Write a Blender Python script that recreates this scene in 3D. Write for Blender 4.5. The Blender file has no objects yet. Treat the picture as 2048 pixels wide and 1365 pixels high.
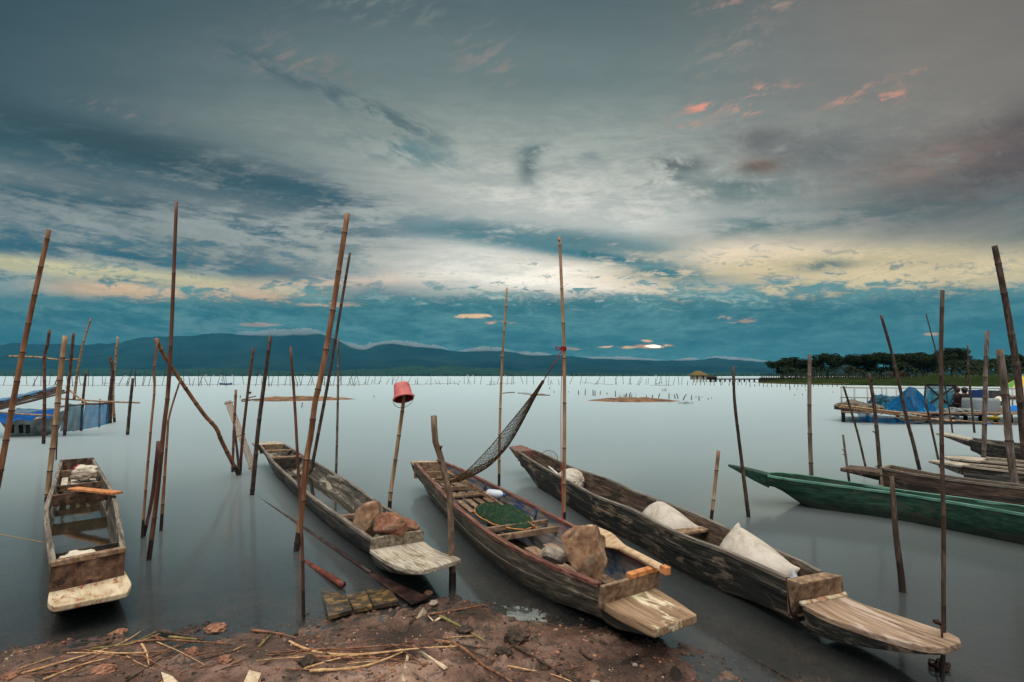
import bpy, bmesh, math, random
from mathutils import Vector, Matrix
from mathutils import noise as mn
R = math.radians
random.seed(7)
S = bpy.context.scene
COL = S.collection

def C(r, g, b, k=1.0):
    """sRGB 0-255 to linear RGBA"""
    f = lambda v: (v / 12.92 if v <= .04045 else ((v + .055) / 1.055) ** 2.4)
    return (f(r / 255) * k, f(g / 255) * k, f(b / 255) * k, 1.0)

# ------------------------------------------------------------------ camera
F, CX, CY, HCAM, HOR = 1024.0, 1024.0, 682.5, 1.6, 752.0
PITCH = math.atan((HOR - CY) / F)
cd = bpy.data.cameras.new('camera')
cam = bpy.data.objects.new('camera', cd)
COL.objects.link(cam)
cam.location = (0, 0, HCAM)
cam.rotation_euler = (R(90) + PITCH, 0, 0)
cd.sensor_width = 36
cd.lens = 18
cd.clip_start = .05
cd.clip_end = 40000
S.camera = cam

# ------------------------------------------------------------------ colour management
S.view_settings.view_transform = 'Standard'
S.view_settings.look = 'None'
S.view_settings.exposure = 0.14
S.view_settings.gamma = 1.0
S.cycles.use_denoising = True
S.cycles.max_bounces = 6
S.cycles.diffuse_bounces = 3
S.cycles.glossy_bounces = 3
S.cycles.transparent_max_bounces = 24
S.cycles.volume_bounces = 0
S.cycles.sample_clamp_indirect = 4.0
S.cycles.caustics_reflective = False
S.cycles.caustics_refractive = False

# ------------------------------------------------------------------ node arithmetic
class X:
    """a scalar in a node tree, with operators that add Math nodes"""
    tree = None
    def __init__(s, v): s.v = v
    @staticmethod
    def op(o, *a):
        n = X.tree.nodes.new('ShaderNodeMath'); n.operation = o
        for i, q in enumerate(a):
            q = q.v if isinstance(q, X) else q
            if isinstance(q, (int, float)): n.inputs[i].default_value = q
            else: X.tree.links.new(q, n.inputs[i])
        return X(n.outputs[0])
    def __add__(s, o): return X.op('ADD', s, o)
    __radd__ = __add__
    def __sub__(s, o): return X.op('SUBTRACT', s, o)
    def __rsub__(s, o): return X.op('SUBTRACT', o, s)
    def __mul__(s, o): return X.op('MULTIPLY', s, o)
    __rmul__ = __mul__
    def __truediv__(s, o): return X.op('DIVIDE', s, o)

def smooth(a, b, x):
    n = X.tree.nodes.new('ShaderNodeMapRange'); n.interpolation_type = 'SMOOTHSTEP'; n.clamp = True
    X.tree.links.new(x.v, n.inputs[0])
    if a > b:
        n.inputs[1].default_value = b; n.inputs[2].default_value = a
        n.inputs[3].default_value = 1; n.inputs[4].default_value = 0
    else:
        n.inputs[1].default_value = a; n.inputs[2].default_value = b
    return X(n.outputs[0])

def fbm(x, y, z, sc=1.0, detail=5, rough=.55, dist=0.0):
    c = X.tree.nodes.new('ShaderNodeCombineXYZ')
    for i, q in enumerate((x, y, z)):
        if isinstance(q, X): X.tree.links.new(q.v, c.inputs[i])
        else: c.inputs[i].default_value = q
    n = X.tree.nodes.new('ShaderNodeTexNoise'); n.noise_dimensions = '3D'
    n.inputs['Scale'].default_value = sc; n.inputs['Detail'].default_value = detail
    n.inputs['Roughness'].default_value = rough; n.inputs['Distortion'].default_value = dist
    X.tree.links.new(c.outputs[0], n.inputs['Vector'])
    return X(n.outputs['Fac'])

def mixc(f, a, b, mode='MIX'):
    n = X.tree.nodes.new('ShaderNodeMix'); n.data_type = 'RGBA'; n.blend_type = mode
    for i, q in ((0, f), (6, a), (7, b)):
        q = q.v if isinstance(q, X) else q
        if isinstance(q, (int, float)): n.inputs[i].default_value = q
        elif isinstance(q, tuple): n.inputs[i].default_value = q
        else: X.tree.links.new(q, n.inputs[i])
    return n.outputs[2]

# ------------------------------------------------------------------ world: dusk sky with drifting cloud layers
FILL_AZ, FILL_EL = -150.0, 66.0  # direction of the added fill lamp, not of the sunset
W = bpy.data.worlds.new('World'); S.world = W; W.use_nodes = True
wt = W.node_tree; wt.nodes.clear(); X.tree = wt
tc = wt.nodes.new('ShaderNodeTexCoord')
sp = wt.nodes.new('ShaderNodeSeparateXYZ'); wt.links.new(tc.outputs['Generated'], sp.inputs[0])
dx, dy, dz = X(sp.outputs[0]), X(sp.outputs[1]), X(sp.outputs[2])
dyc = X.op('MAXIMUM', dy, 0.12)
gz = dz / dyc
V = 752.0 - 1024.0 * (gz - 0.06 * gz * gz)            # 0 high up .. 752 at the horizon
U = 1024.0 + 1024.0 * (dx / dyc) / (0.998 + 0.068 * gz)  # 1024 due west, grows northward
ramp = wt.nodes.new('ShaderNodeValToRGB'); ramp.color_ramp.interpolation = 'EASE'
wt.links.new((V / 800.0).v, ramp.inputs[0])
els = [(0, (87, 101, 103)), (150, (109, 122, 121)), (270, (136, 145, 139)), (370, (163, 168, 160)), (450, (194, 195, 186)),
       (520, (198, 195, 180)), (575, (160, 172, 164)), (620, (52, 128, 145)), (690, (38, 122, 138)), (752, (70, 138, 150)), (800, (60, 120, 130))]
cr = ramp.color_ramp
while len(cr.elements) < len(els): cr.elements.new(.5)
for e, (p, c) in zip(cr.elements, els): e.position = p / 800; e.color = C(*c)
col = ramp.outputs[0]
def gauss(u, v, su, sv, tilt=0.0):
    a = (U - u) / su
    b = (V - v - tilt * (U - u)) / sv if tilt else (V - v) / sv
    return X.op('EXPONENT', (a * a + b * b) * -1.0)
def band(a, b, half, u0, u1, fade=150):
    """1 along the line V = a + b*U inside [u0,u1]"""
    q = (V - a - b * U) / half
    m = X.op('EXPONENT', q * q * -1.0)
    if u0 is not None: m = m * smooth(u0 - fade, u0 + fade, U)
    if u1 is not None: m = m * smooth(u1 + fade, u1 - fade, U)
    return m
def add(m, c, k=1.0):
    global col
    col = mixc(X.op('MINIMUM', m * k, 1.0), col, c)
# streak coordinates: the cloud streets bow down towards the sunset
c0 = (U - 1150.0)
Ws = V + c0 * c0 * 1.0e-4
st = fbm(U * .0016, Ws * .0105, 1.7, 1.0, 8, .62, .5)      # long streaks
st2 = fbm(U * .0050, Ws * .024, 7.3, 1.0, 11, .68, .35)      # finer streaks
pf = fbm(U * .009, V * .017, 3.1, 1.0, 9, .66, .3)          # puffs
pg = fbm(U * .018, V * .056, 6.6, 1.0, 10, .70, .35)         # small ragged puffs
mix1 = st * .42 + st2 * .33 + pg * .25
br = st * .28 + st2 * .40 + pg * .32                        # for broken edges
sharp = smooth(.43, .55, mix1)
# side to side: darker and bluer on the left, warmer to the right
add(smooth(900, -200, U) * smooth(600, 150, V), C(46, 66, 76), .85)
add(smooth(1150, 2000, U) * smooth(640, 420, V), C(134, 122, 112), .85)
add(smooth(1500, 2300, U) * smooth(250, 0, V), C(108, 100, 95), .7)
add(gauss(1090, 425, 390, 98), C(222, 220, 210), .95)
add(gauss(1150, 330, 420, 90), C(160, 166, 158), .45)
# great slate cloud bank on the left and its tail
dl = X.op('MAXIMUM', band(272, .205, 80, None, 860, 260), band(395, .135, 80, None, 860, 200))
add(dl * (sharp * .75 + .2), C(58, 82, 93), 1.15)
add(band(470, .085, 44, None, 560, 240) * (sharp * .7 + .3), C(52, 88, 102), .95)
add(band(240, .2, 40, None, 460, 240) * (sharp * .85 + .15), C(54, 68, 72), .95)
add(band(345, .16, 20, None, 520, 200) * smooth(.47, .58, br), C(122, 128, 122), .6)
add(band(292, .2, 16, 120, 700, 160) * smooth(.48, .58, br), C(108, 120, 120), .6)
add(band(425, .125, 26, 120, 760, 200) * smooth(.44, .56, st * .6 + pg * .4), C(148, 154, 144), .5)
add(band(470, .115, 18, 300, 900, 160) * smooth(.45, .55, st2), C(148, 156, 146), .45)
add(band(492, .105, 28, None, 860, 200) * smooth(.42, .53, mix1), C(46, 88, 104), 1.0)
add(band(440, .11, 30, 250, 950, 200) * smooth(.45, .55, br), C(56, 98, 110), .8)
# mid band of teal cloud across the middle and up to the right
add(band(385, .092, 34, 800, 1330, 170) * smooth(.42, .54, mix1), C(56, 108, 120), .98)
add(band(640, -.12, 42, 1360, None, 140) * smooth(.41, .53, mix1), C(66, 102, 108), .98)
add(band(612, -.075, 62, 1650, None, 170) * (smooth(.41, .54, mix1) * .85 + .15), C(88, 104, 102), .95)
add(gauss(1960, 400, 330, 80) * (smooth(.42, .55, mix1) * .75 + .25), C(104, 99, 92), .9)
# bright gaps
g1 = smooth(.59, .48, br); g2 = smooth(.66, .53, br)
add(band(526, .105, 15, None, 620, 120) * g2, C(218, 206, 158), 1.35)
add(band(570, .05, 17, 130, 620, 130) * g1, C(244, 202, 156), 1.4)
add(band(552, .035, 16, None, 360, 150) * smooth(.47, .56, br), C(52, 98, 110), .9)
add(band(606, -.06, 14, 470, 900, 140) * g1, C(225, 196, 165), 1.0)
add(gauss(1150, 555, 340, 44, .02) * (g2 * .95 + .1), C(250, 240, 224), 1.3)
add(smooth(.30, .9, gauss(1190, 558, 270, 34, .02)) * smooth(.60, .50, br), C(255, 248, 236, 1.8), .9)
add(gauss(960, 528, 130, 34, .1) * g2, C(236, 232, 220), 1.0)
add(gauss(1470, 540, 290, 46, -.04) * g2, C(246, 224, 194, 1.1), 1.7)
add(gauss(1750, 548, 380, 46, -.03) * smooth(.62, .52, br), C(230, 206, 158, 1.08), 1.7)
add(gauss(1190, 512, 190, 13, .15) * smooth(.44, .52, br), C(58, 116, 128), 1.1)
add(gauss(1330, 546, 100, 17, .12) * smooth(.45, .52, br), C(66, 120, 130), 1.1)
add(gauss(1120, 575, 260, 22) * smooth(.52, .58, pg), C(96, 140, 146), .9)
add(gauss(1650, 532, 60, 12, -.08) * smooth(.38, .5, pf), C(104, 120, 114), .95)
add(gauss(1720, 540, 330, 46) * smooth(.53, .61, pg), C(124, 136, 128), .85)
add(gauss(1640, 520, 300, 20, -.04) * smooth(.49, .57, br), C(112, 122, 116), .8)
add(gauss(1200, 545, 270, 44) * smooth(.56, .63, pg), C(110, 146, 148), .85)
add(gauss(420, 560, 380, 46, .06) * smooth(.53, .60, pg), C(80, 122, 130), .8)
add(gauss(1600, 575, 300, 20) * smooth(.50, .58, br), C(104, 130, 130), .8)
add(band(370, .10, 24, 900, 1380, 90) * smooth(.41, .53, br), C(84, 124, 130), .8)
# deep teal bank above the hills
tb = smooth(572, 604, V + (pg - .5) * 130.0 + (st2 - .5) * 60.0 + c0 * .008) * smooth(790, 700, V)
add(tb, mixc(smooth(.38, .62, br), C(40, 106, 116), C(92, 138, 138)), .97)
add(band(628, .0, 24, None, 420, 220) * smooth(.46, .57, br), C(112, 146, 142), .8)
add(band(655, .01, 14, 60, 520, 160) * smooth(.46, .55, st2), C(118, 150, 146), .7)
add(gauss(1150, 600, 420, 16) * smooth(.52, .60, pg), C(196, 200, 186), .8)
add(smooth(640, 760, V) * smooth(900, 1500, U), C(72, 136, 146), .6)
add(smooth(560, -100, U) * smooth(560, 660, V), C(42, 96, 108), .65)
add(smooth(1700, 2200, U) * smooth(560, 640, V), C(62, 116, 124), .7)
# glints of the sun through it
gl = smooth(.36, .56, fbm(U * .016, V * .07, 5.5, 1.0, 4, .6, .8))
def glint(u, v, su, sv, c, k=1.0, m=None):
    global col
    g = gauss(u, v, su, sv) * (m if m is not None else (gl * .8 + .35))
    add(smooth(.25, .75, g), c, k)
gm = smooth(.40, .54, fbm(U * .03, V * .13, 2.2, 1.0, 4, .6, .4)) * .6 + .5
glint(1308, 693, 40, 5.2, C(255, 178, 104, 1.15), 1.0, gm)
add(smooth(.35, 1.0, gauss(1311, 693, 25, 3.4) * gm), C(255, 238, 200, 7.0), 1.0)
glint(1238, 695, 40, 3.4, C(255, 196, 130, 1.3))
glint(1286, 683, 20, 3.6, C(255, 190, 130, 1.2))
glint(945, 633, 52, 5.5, C(255, 205, 150, 1.1), 1.0, gl)
glint(1010, 647, 44, 5, C(250, 180, 135), .9, gl)
glint(1480, 640, 40, 8, C(235, 180, 140), .8)
glint(1450, 636, 22, 6, C(240, 190, 150), .8)
glint(1862, 669, 16, 4, C(230, 180, 130), .9)
glint(660, 610, 70, 6, C(226, 186, 150), .7)
glint(1150, 697, 26, 4, C(240, 180, 130), .9)
glint(520, 650, 45, 5, C(205, 165, 140), .7)
# rose cloudlets high on the right and faint wisps
pk = smooth(.47, .64, fbm(U * .02 + V * .008, V * .04 + U * .012, 9.1, 1.0, 8, .66, .3))
def rose(u, v, su, sv, t, c, k): add(gauss(u, v, su, sv, t) * pk, c, k)
rose(1405, 218, 30, 11, -.12, C(228, 150, 124), 1.4)
rose(1515, 200, 46, 24, -.4, C(236, 158, 132), 1.3)
rose(1565, 186, 46, 8, -.2, C(205, 145, 125), 1.1)
rose(1720, 185, 60, 9, -.42, C(206, 148, 124), 1.0)
rose(1772, 198, 60, 11, -.18, C(214, 150, 126), 1.1)
rose(1835, 148, 40, 9, -.5, C(190, 145, 112), 1.0)
rose(1560, 12, 70, 14, -.35, C(168, 140, 124), .7)
rose(1450, 8, 60, 14, -.2, C(170, 136, 122), .7)
rose(1480, 92, 70, 40, -.3, C(150, 138, 126), .6)
rose(1420, 150, 60, 40, -.1, C(150, 138, 128), .5)
rose(1360, 258, 60, 20, -.1, C(180, 146, 128), .8)
rose(975, 125, 60, 50, .2, C(150, 134, 128), .6)
rose(590, 125, 130, 42, .18, C(130, 122, 118), .9)
rose(240, 222, 100, 13, .2, C(124, 116, 114), .9)
rose(760, 20, 190, 40, .2, C(124, 130, 124), .6)
# dark tatters: the diagonal wisp and the cloud group on the right
tt = smooth(.44, .60, fbm(U * .010, V * .026 - U * .010, 4.2, 1.0, 10, .70, .3))
add(band(-98, .43, 24, 400, 880, 90) * tt, C(74, 94, 98), .75)
add(gauss(800, 300, 110, 30, .22) * tt, C(84, 118, 122), .85)
tp = smooth(.36, .55, fbm(U * .012, V * .02, 8.8, 1.0, 9, .68, .35))
add(gauss(1056, 335, 22, 36) * tp, C(104, 114, 113), .95)
add(gauss(1070, 302, 34, 12, -.2) * tp, C(104, 118, 118), 1.2)
add(gauss(1180, 316, 26, 17) * tp, C(132, 142, 140), .7)
add(gauss(1360, 330, 62, 20, .05) * tp, C(104, 108, 104), 1.3)
add(gauss(1330, 362, 50, 10, -.2) * tp, C(108, 118, 114), 1.1)
add(gauss(1530, 285, 100, 34, .08) * (tp * .7 + .3), C(112, 108, 104), 1.0)
add(gauss(1640, 300, 110, 44, -.05) * tp, C(118, 114, 110), 1.0)
add(gauss(1520, 335, 46, 16) * (tp * .5 + .5), C(120, 98, 84), 1.2)
add(gauss(1480, 380, 140, 30, .02) * tp, C(112, 124, 120), 1.0)
add(gauss(2060, 290, 200, 80, -.35) * (tp * .75 + .25), C(98, 80, 74), 1.4)
add(gauss(1850, 330, 150, 40, -.2) * tp, C(130, 108, 96), .8)
# fine texture over everything
wis = smooth(.40, .62, st2 * .55 + pg * .45)
col = mixc(smooth(120, 420, V) * .6 + .12, col, mixc(1.0, col, mixc(wis, (.70, .74, .76, 1), (1.30, 1.26, 1.24, 1)), 'MULTIPLY'))
# unseen dome overhead and behind the viewer, made brighter to light the shore
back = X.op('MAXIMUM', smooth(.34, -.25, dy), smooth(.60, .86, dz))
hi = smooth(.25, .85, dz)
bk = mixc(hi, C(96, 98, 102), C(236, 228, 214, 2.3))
sky = wt.nodes.new('ShaderNodeTexSky'); sky.sky_type = 'NISHITA'; sky.sun_disc = False
sky.sun_elevation = R(FILL_EL); sky.sun_rotation = R(FILL_AZ)
bg1 = wt.nodes.new('ShaderNodeBackground'); bg1.inputs[1].default_value = 1.0
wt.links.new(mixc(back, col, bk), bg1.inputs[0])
bg2 = wt.nodes.new('ShaderNodeBackground'); bg2.inputs[1].default_value = .05
wt.links.new(mixc(back, (0, 0, 0, 1), sky.outputs[0]), bg2.inputs[0])
ad = wt.nodes.new('ShaderNodeAddShader'); out = wt.nodes.new('ShaderNodeOutputWorld')
wt.links.new(bg1.outputs[0], ad.inputs[0]); wt.links.new(bg2.outputs[0], ad.inputs[1]); wt.links.new(ad.outputs[0], out.inputs[0])
W.cycles.sampling_method = 'MANUAL'; W.cycles.sample_map_resolution = 1024

# ------------------------------------------------------------------ added soft fill lamp, high behind the viewer; the sunset lies ahead
sd = bpy.data.lights.new('sun', 'SUN'); sd.energy = .6; sd.angle = R(40); sd.color = (1, .93, .84)
so = bpy.data.objects.new('sun', sd); COL.objects.link(so)
v = Vector((math.sin(R(FILL_AZ)) * math.cos(R(FILL_EL)), math.cos(R(FILL_AZ)) * math.cos(R(FILL_EL)), math.sin(R(FILL_EL))))
so.rotation_euler = v.to_track_quat('Z', 'Y').to_euler()

# ------------------------------------------------------------------ from photo pixels to places in the world
FW = Vector((0, math.cos(PITCH), math.sin(PITCH))); UPV = Vector((0, -math.sin(PITCH), math.cos(PITCH)))
CAM = Vector((0, 0, HCAM))
def ray(px, py): return FW + Vector((1, 0, 0)) * ((px - CX) / F) + UPV * ((CY - py) / F)
def gp(px, py, z=0.0):
    d = ray(px, py); t = (z - HCAM) / d.z
    return CAM + d * t
def at(px, py, Y):
    d = ray(px, py); return CAM + d * (Y / d.y)

def lerp(a, b, t): return a + (b - a) * t
def smst(a, b, x):
    t = max(0, min(1, (x - a) / (b - a))); return t * t * (3 - 2 * t)
def interp(xs, ys, x):
    if x <= xs[0]: return ys[0]
    for i in range(len(xs) - 1):
        if x <= xs[i + 1]:
            return lerp(ys[i], ys[i + 1], (x - xs[i]) / (xs[i + 1] - xs[i]))
    return ys[-1]
def catmull(pts, n):
    """n points along a Catmull-Rom spline through pts, spaced evenly by length"""
    if len(pts) == 2: return [pts[0].lerp(pts[1], i / (n - 1)) for i in range(n)]
    P = [pts[0] * 2 - pts[1]] + list(pts) + [pts[-1] * 2 - pts[-2]]
    q = []
    for i in range(1, len(P) - 2):
        for k in range(12):
            t = k / 12; a, b, c, d = P[i - 1:i + 3]
            q.append(.5 * ((2 * b) + (c - a) * t + (2 * a - 5 * b + 4 * c - d) * t * t + (3 * b - a - 3 * c + d) * t ** 3))
    q.append(P[-2].copy())
    L = [0]
    for a, b in zip(q, q[1:]): L.append(L[-1] + (b - a).length)
    out = []; j = 0
    for i in range(n):
        s = L[-1] * i / (n - 1)
        while j < len(L) - 2 and L[j + 1] < s: j += 1
        out.append(q[j].lerp(q[j + 1], (s - L[j]) / max(1e-9, L[j + 1] - L[j])))
    return out
def nz(p, s=1.0, o=3):
    return mn.fractal(Vector(p) * s, 1.0, 2.0, o)

# ------------------------------------------------------------------ mesh building
class MB:
    def __init__(s, inv=None): s.v = []; s.f = []; s.m = []; s.inv = inv
    def vert(s, p):
        s.v.append(tuple(s.inv @ Vector(p)) if s.inv is not None else tuple(p)); return len(s.v) - 1
    def face(s, idx, m=0): s.f.append(tuple(idx)); s.m.append(m)
    def poly(s, pts, m=0): s.face([s.vert(p) for p in pts], m)
    def loft(s, rings, closed=True, cap0=False, cap1=False, m=0, mf=None):
        idx = [[s.vert(p) for p in r] for r in rings]; n = len(rings[0])
        for i in range(len(idx) - 1):
            for j in range(n if closed else n - 1):
                k = (j + 1) % n
                s.face((idx[i][j], idx[i][k], idx[i + 1][k], idx[i + 1][j]), mf(i, j) if mf else m)
        if cap0: s.face(idx[0][::-1], mf(0, 0) if mf else m)
        if cap1: s.face(idx[-1], mf(len(idx) - 2, 0) if mf else m)
        return idx
    def tube(s, pts, rad, sides=8, m=0, ms=None, caps=True, jit=0.0):
        n = len(pts); rings = []; ref = None
        for i, p in enumerate(pts):
            d = (pts[min(i + 1, n - 1)] - pts[max(i - 1, 0)])
            d = d.normalized() if d.length > 1e-9 else Vector((0, 0, 1))
            if ref is None: ref = d.orthogonal().normalized()
            a = ref - d * ref.dot(d)
            a = a.normalized() if a.length > 1e-6 else d.orthogonal().normalized()
            ref = a; b = d.cross(a)
            r = rad[i] if isinstance(rad, (list, tuple)) else rad
            ring = []
            for k in range(sides):
                an = 2 * math.pi * k / sides
                rr = r * (1 + jit * mn.noise(Vector((p.x * 7 + math.cos(an), p.y * 7 + math.sin(an), p.z * 7)))) if jit else r
                ring.append(p + a * (math.cos(an) * rr) + b * (math.sin(an) * rr))
            rings.append(ring)
        s.loft(rings, True, caps, caps, m, (lambda i, j: ms[i]) if ms else None)
    def beam(s, p0, p1, w, h, up=None, m=0):
        """a squared board from p0 to p1: w across, h along up"""
        p0 = Vector(p0); p1 = Vector(p1); d = (p1 - p0).normalized()
        u = Vector(up or (0, 0, 1)); a = d.cross(u).normalized() * (w / 2); u = a.cross(d).normalized() * (h / 2)
        s.loft([[p - a - u, p + a - u, p + a + u, p - a + u] for p in (p0, p1)], True, True, True, m)
    def box(s, c, sx, sy, sz, rz=0.0, m=0):
        c = Vector(c); d = Vector((math.cos(rz), math.sin(rz), 0))
        s.beam(c - d * sx / 2, c + d * sx / 2, sy, sz, None, m)
    def build(s, name, mats, parent=None, smooth=False, loc=None, bevel=0.0):
        me = bpy.data.meshes.new(name)
        vs = [(x - loc[0], y - loc[1], z - loc[2]) for x, y, z in s.v] if loc is not None else s.v
        me.from_pydata(vs, [], s.f)
        mats = mats if isinstance(mats, (list, tuple)) else [mats]
        for q in mats: me.materials.append(q)
        me.polygons.foreach_set('material_index', s.m)
        if smooth: me.polygons.foreach_set('use_smooth', [True] * len(s.f))
        me.update()
        bmx = bmesh.new(); bmx.from_mesh(me); bmesh.ops.recalc_face_normals(bmx, faces=bmx.faces); bmx.to_mesh(me); bmx.free()
        o = bpy.data.objects.new(name, me); COL.objects.link(o)
        if loc is not None: o.location = loc
        if parent is not None: o.parent = parent
        if bevel:
            b = o.modifiers.new('bevel', 'BEVEL'); b.width = bevel; b.segments = 2; b.limit_method = 'ANGLE'; b.angle_limit = R(40)
        return o

def tag(o, label=None, cat=None, group=None, kind=None):
    if label: o['label'] = label
    if cat: o['category'] = cat
    if group: o['group'] = group
    if kind: o['kind'] = kind
    return o
def empty(name, loc=(0, 0, 0), rz=0.0):
    o = bpy.data.objects.new(name, None); COL.objects.link(o); o.location = loc; o.rotation_euler = (0, 0, rz)
    o.empty_display_size = .1
    return o
def copy_tree(o, parent=None):
    c = o.copy(); COL.objects.link(c); c.parent = parent
    for ch in list(o.children): copy_tree(ch, c)
    return c
def grid_mesh(name, xs, ys, zf, mat, smooth=True, attr=None):
    nx, ny = len(xs), len(ys)
    v = [(x, y, zf(x, y)) for y in ys for x in xs]
    f = [(j * nx + i, j * nx + i + 1, (j + 1) * nx + i + 1, (j + 1) * nx + i) for j in range(ny - 1) for i in range(nx - 1)]
    me = bpy.data.meshes.new(name); me.from_pydata(v, [], f); me.materials.append(mat)
    if smooth: me.polygons.foreach_set('use_smooth', [True] * len(f))
    if attr:
        a = me.attributes.new(attr[0], 'FLOAT', 'POINT'); a.data.foreach_set('value', [attr[1](*p) for p in v])
    me.update()
    o = bpy.data.objects.new(name, me); COL.objects.link(o); return o

# ------------------------------------------------------------------ materials
MATS = {}
def newmat(name):
    m = bpy.data.materials.new(name); m.use_nodes = True; t = m.node_tree; t.nodes.clear()
    o = t.nodes.new('ShaderNodeOutputMaterial'); p = t.nodes.new('ShaderNodeBsdfPrincipled')
    t.links.new(p.outputs[0], o.inputs[0]); X.tree = t
    MATS[name] = m
    return m, t, p, o
def objcoord(t, scale=(1, 1, 1), which='Object'):
    c = t.nodes.new('ShaderNodeTexCoord'); mp = t.nodes.new('ShaderNodeMapping'); mp.inputs['Scale'].default_value = scale
    t.links.new(c.outputs[which], mp.inputs[0]); return mp.outputs[0]
def noise(t, vec, sc=1.0, detail=6, rough=.6, dist=0.0):
    n = t.nodes.new('ShaderNodeTexNoise'); n.inputs['Scale'].default_value = sc; n.inputs['Detail'].default_value = detail
    n.inputs['Roughness'].default_value = rough; n.inputs['Distortion'].default_value = dist
    t.links.new(vec, n.inputs['Vector']); return n.outputs['Fac']
def rampc(t, fac, els):
    r = t.nodes.new('ShaderNodeValToRGB'); e = r.color_ramp.elements
    while len(e) < len(els): e.new(.5)
    for q, (p, c) in zip(e, els): q.position = p; q.color = c
    t.links.new(fac.v if isinstance(fac, X) else fac, r.inputs[0]); return r.outputs[0]
def bump(t, p, h, strength=.3, dist=.01):
    b = t.nodes.new('ShaderNodeBump'); b.inputs['Strength'].default_value = strength; b.inputs['Distance'].default_value = dist
    t.links.new(h.v if isinstance(h, X) else h, b.inputs['Height']); t.links.new(b.outputs[0], p.inputs['Normal'])
def mottled(name, c1, c2, c3, scale=(1, 1, 1), sc=6, rough=.85, bmp=.35, bd=.01, dist=.3, detail=8, stain=None, stainsc=1.5, spec=.3, lo=.32, hi=.68):
    """three tones by stretched noise, optional stain of another colour in its own patches"""
    m, t, p, o = newmat(name)
    vec = objcoord(t, scale); n = noise(t, vec, sc, detail, .62, dist)
    c = rampc(t, n, [(lo, c1), ((lo + hi) / 2, c2), (hi, c3)])
    if stain:
        n2 = noise(t, objcoord(t, tuple(max(.35, q ** .5) for q in scale)), stainsc, 7, .68, .6)
        c = mixc(smooth(.52, .60, X(n2)), c, stain)
    t.links.new(c, p.inputs['Base Color']); p.inputs['Roughness'].default_value = rough
    p.inputs['Specular IOR Level'].default_value = spec
    if bmp: bump(t, p, n, bmp, bd)
    return m
def plain(name, c, rough=.6, var=.12, sc=20):
    m, t, p, o = newmat(name); n = noise(t, objcoord(t), sc, 5)
    d = tuple(q * (1 - var * 2) for q in c[:3]) + (1,); l = tuple(min(1, q * (1 + var)) for q in c[:3]) + (1,)
    t.links.new(rampc(t, n, [(.3, d), (.7, l)]), p.inputs['Base Color']); p.inputs['Roughness'].default_value = rough
    p.inputs['Specular IOR Level'].default_value = .15 if rough > .6 else .4
    return m

# ------------------------------------------------------------------ the setting: lake bed and shore, water, far land, hills
WL = [(-400, 1330), (0, 1308), (100, 1285), (200, 1264), (450, 1252), (600, 1234), (700, 1217), (800, 1204), (860, 1196), (950, 1200), (1010, 1214), (1080, 1226), (1200, 1250), (1330, 1292), (1500, 1334), (1700, 1372), (2100, 1450)]
WLP = [gp(*q) for q in WL]
WX = [p.x for p in WLP]; WY = [p.y for p in WLP]
def shore_d(x, y):
    e = .02
    s = (interp(WX, WY, x + e) - interp(WX, WY, x - e)) / (2 * e)
    return (interp(WX, WY, x) - y) / math.sqrt(1 + s * s)
_r = random.Random(77)
DIPS = []
for _k in range(26):                                          # footprints and hollows trodden into the mud
    _q = gp(_r.choice((_r.uniform(150, 1000), _r.uniform(850, 1350))), _r.uniform(1230, 1350)); DIPS.append((_q.x, _q.y, _r.uniform(.035, .11), _r.uniform(.022, .05), _r.uniform(0, 3.1), _r.uniform(.014, .040)))
def ground_z(x, y):
    d = shore_d(x, y)
    z = .058 * d if d > 0 else .10 * d
    if d > 2: z = .116 + (d - 2) * .03
    z = max(z, -.8)
    w = smst(-.5, .1, d)
    if d > -1.5 and abs(x) < 12:
        n1 = mn.fractal(Vector((x * 2.3, y * 2.3, 0)), 1, 2, 3)
        n2 = mn.fractal(Vector((x * 9, y * 9, 4)), 1, 2, 4)
        n3 = mn.turbulence(Vector((x * 28, y * 28, 2)), 3, False)
        patch = smst(-.1, .5, mn.noise(Vector((x * 1.9, y * 2.4, 8))))
        for (a, b, la, lb, an, dp) in DIPS:
            ex, ey = x - a, y - b
            if abs(ex) < .3 and abs(ey) < .3:
                u_, v_ = ex * math.cos(an) + ey * math.sin(an), -ex * math.sin(an) + ey * math.cos(an); q = (u_ / la) ** 2 + (v_ / lb) ** 2
                z += dp * (-math.exp(-q * 1.6) + .45 * math.exp(-(math.sqrt(q) - 1.5) ** 2 * 5))
        z += (n1 * .018 + n2 * .016 * (.4 + patch)) * (.4 + .6 * w) + (n3 - .5) * .022 * w * (.25 + patch)
    return z
def spaced(lo, fine0, fine1, hi, step, grow=1.16):
    a = []; x = fine0
    while x < fine1: a.append(x); x += step
    a.append(fine1)
    s = step; x = fine1
    while x < hi: s *= grow; x = min(hi, x + s); a.append(x)
    s = step; x = fine0; b = []
    while x > lo: s *= grow; x = max(lo, x - s); b.append(x)
    return b[::-1] + a

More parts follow.
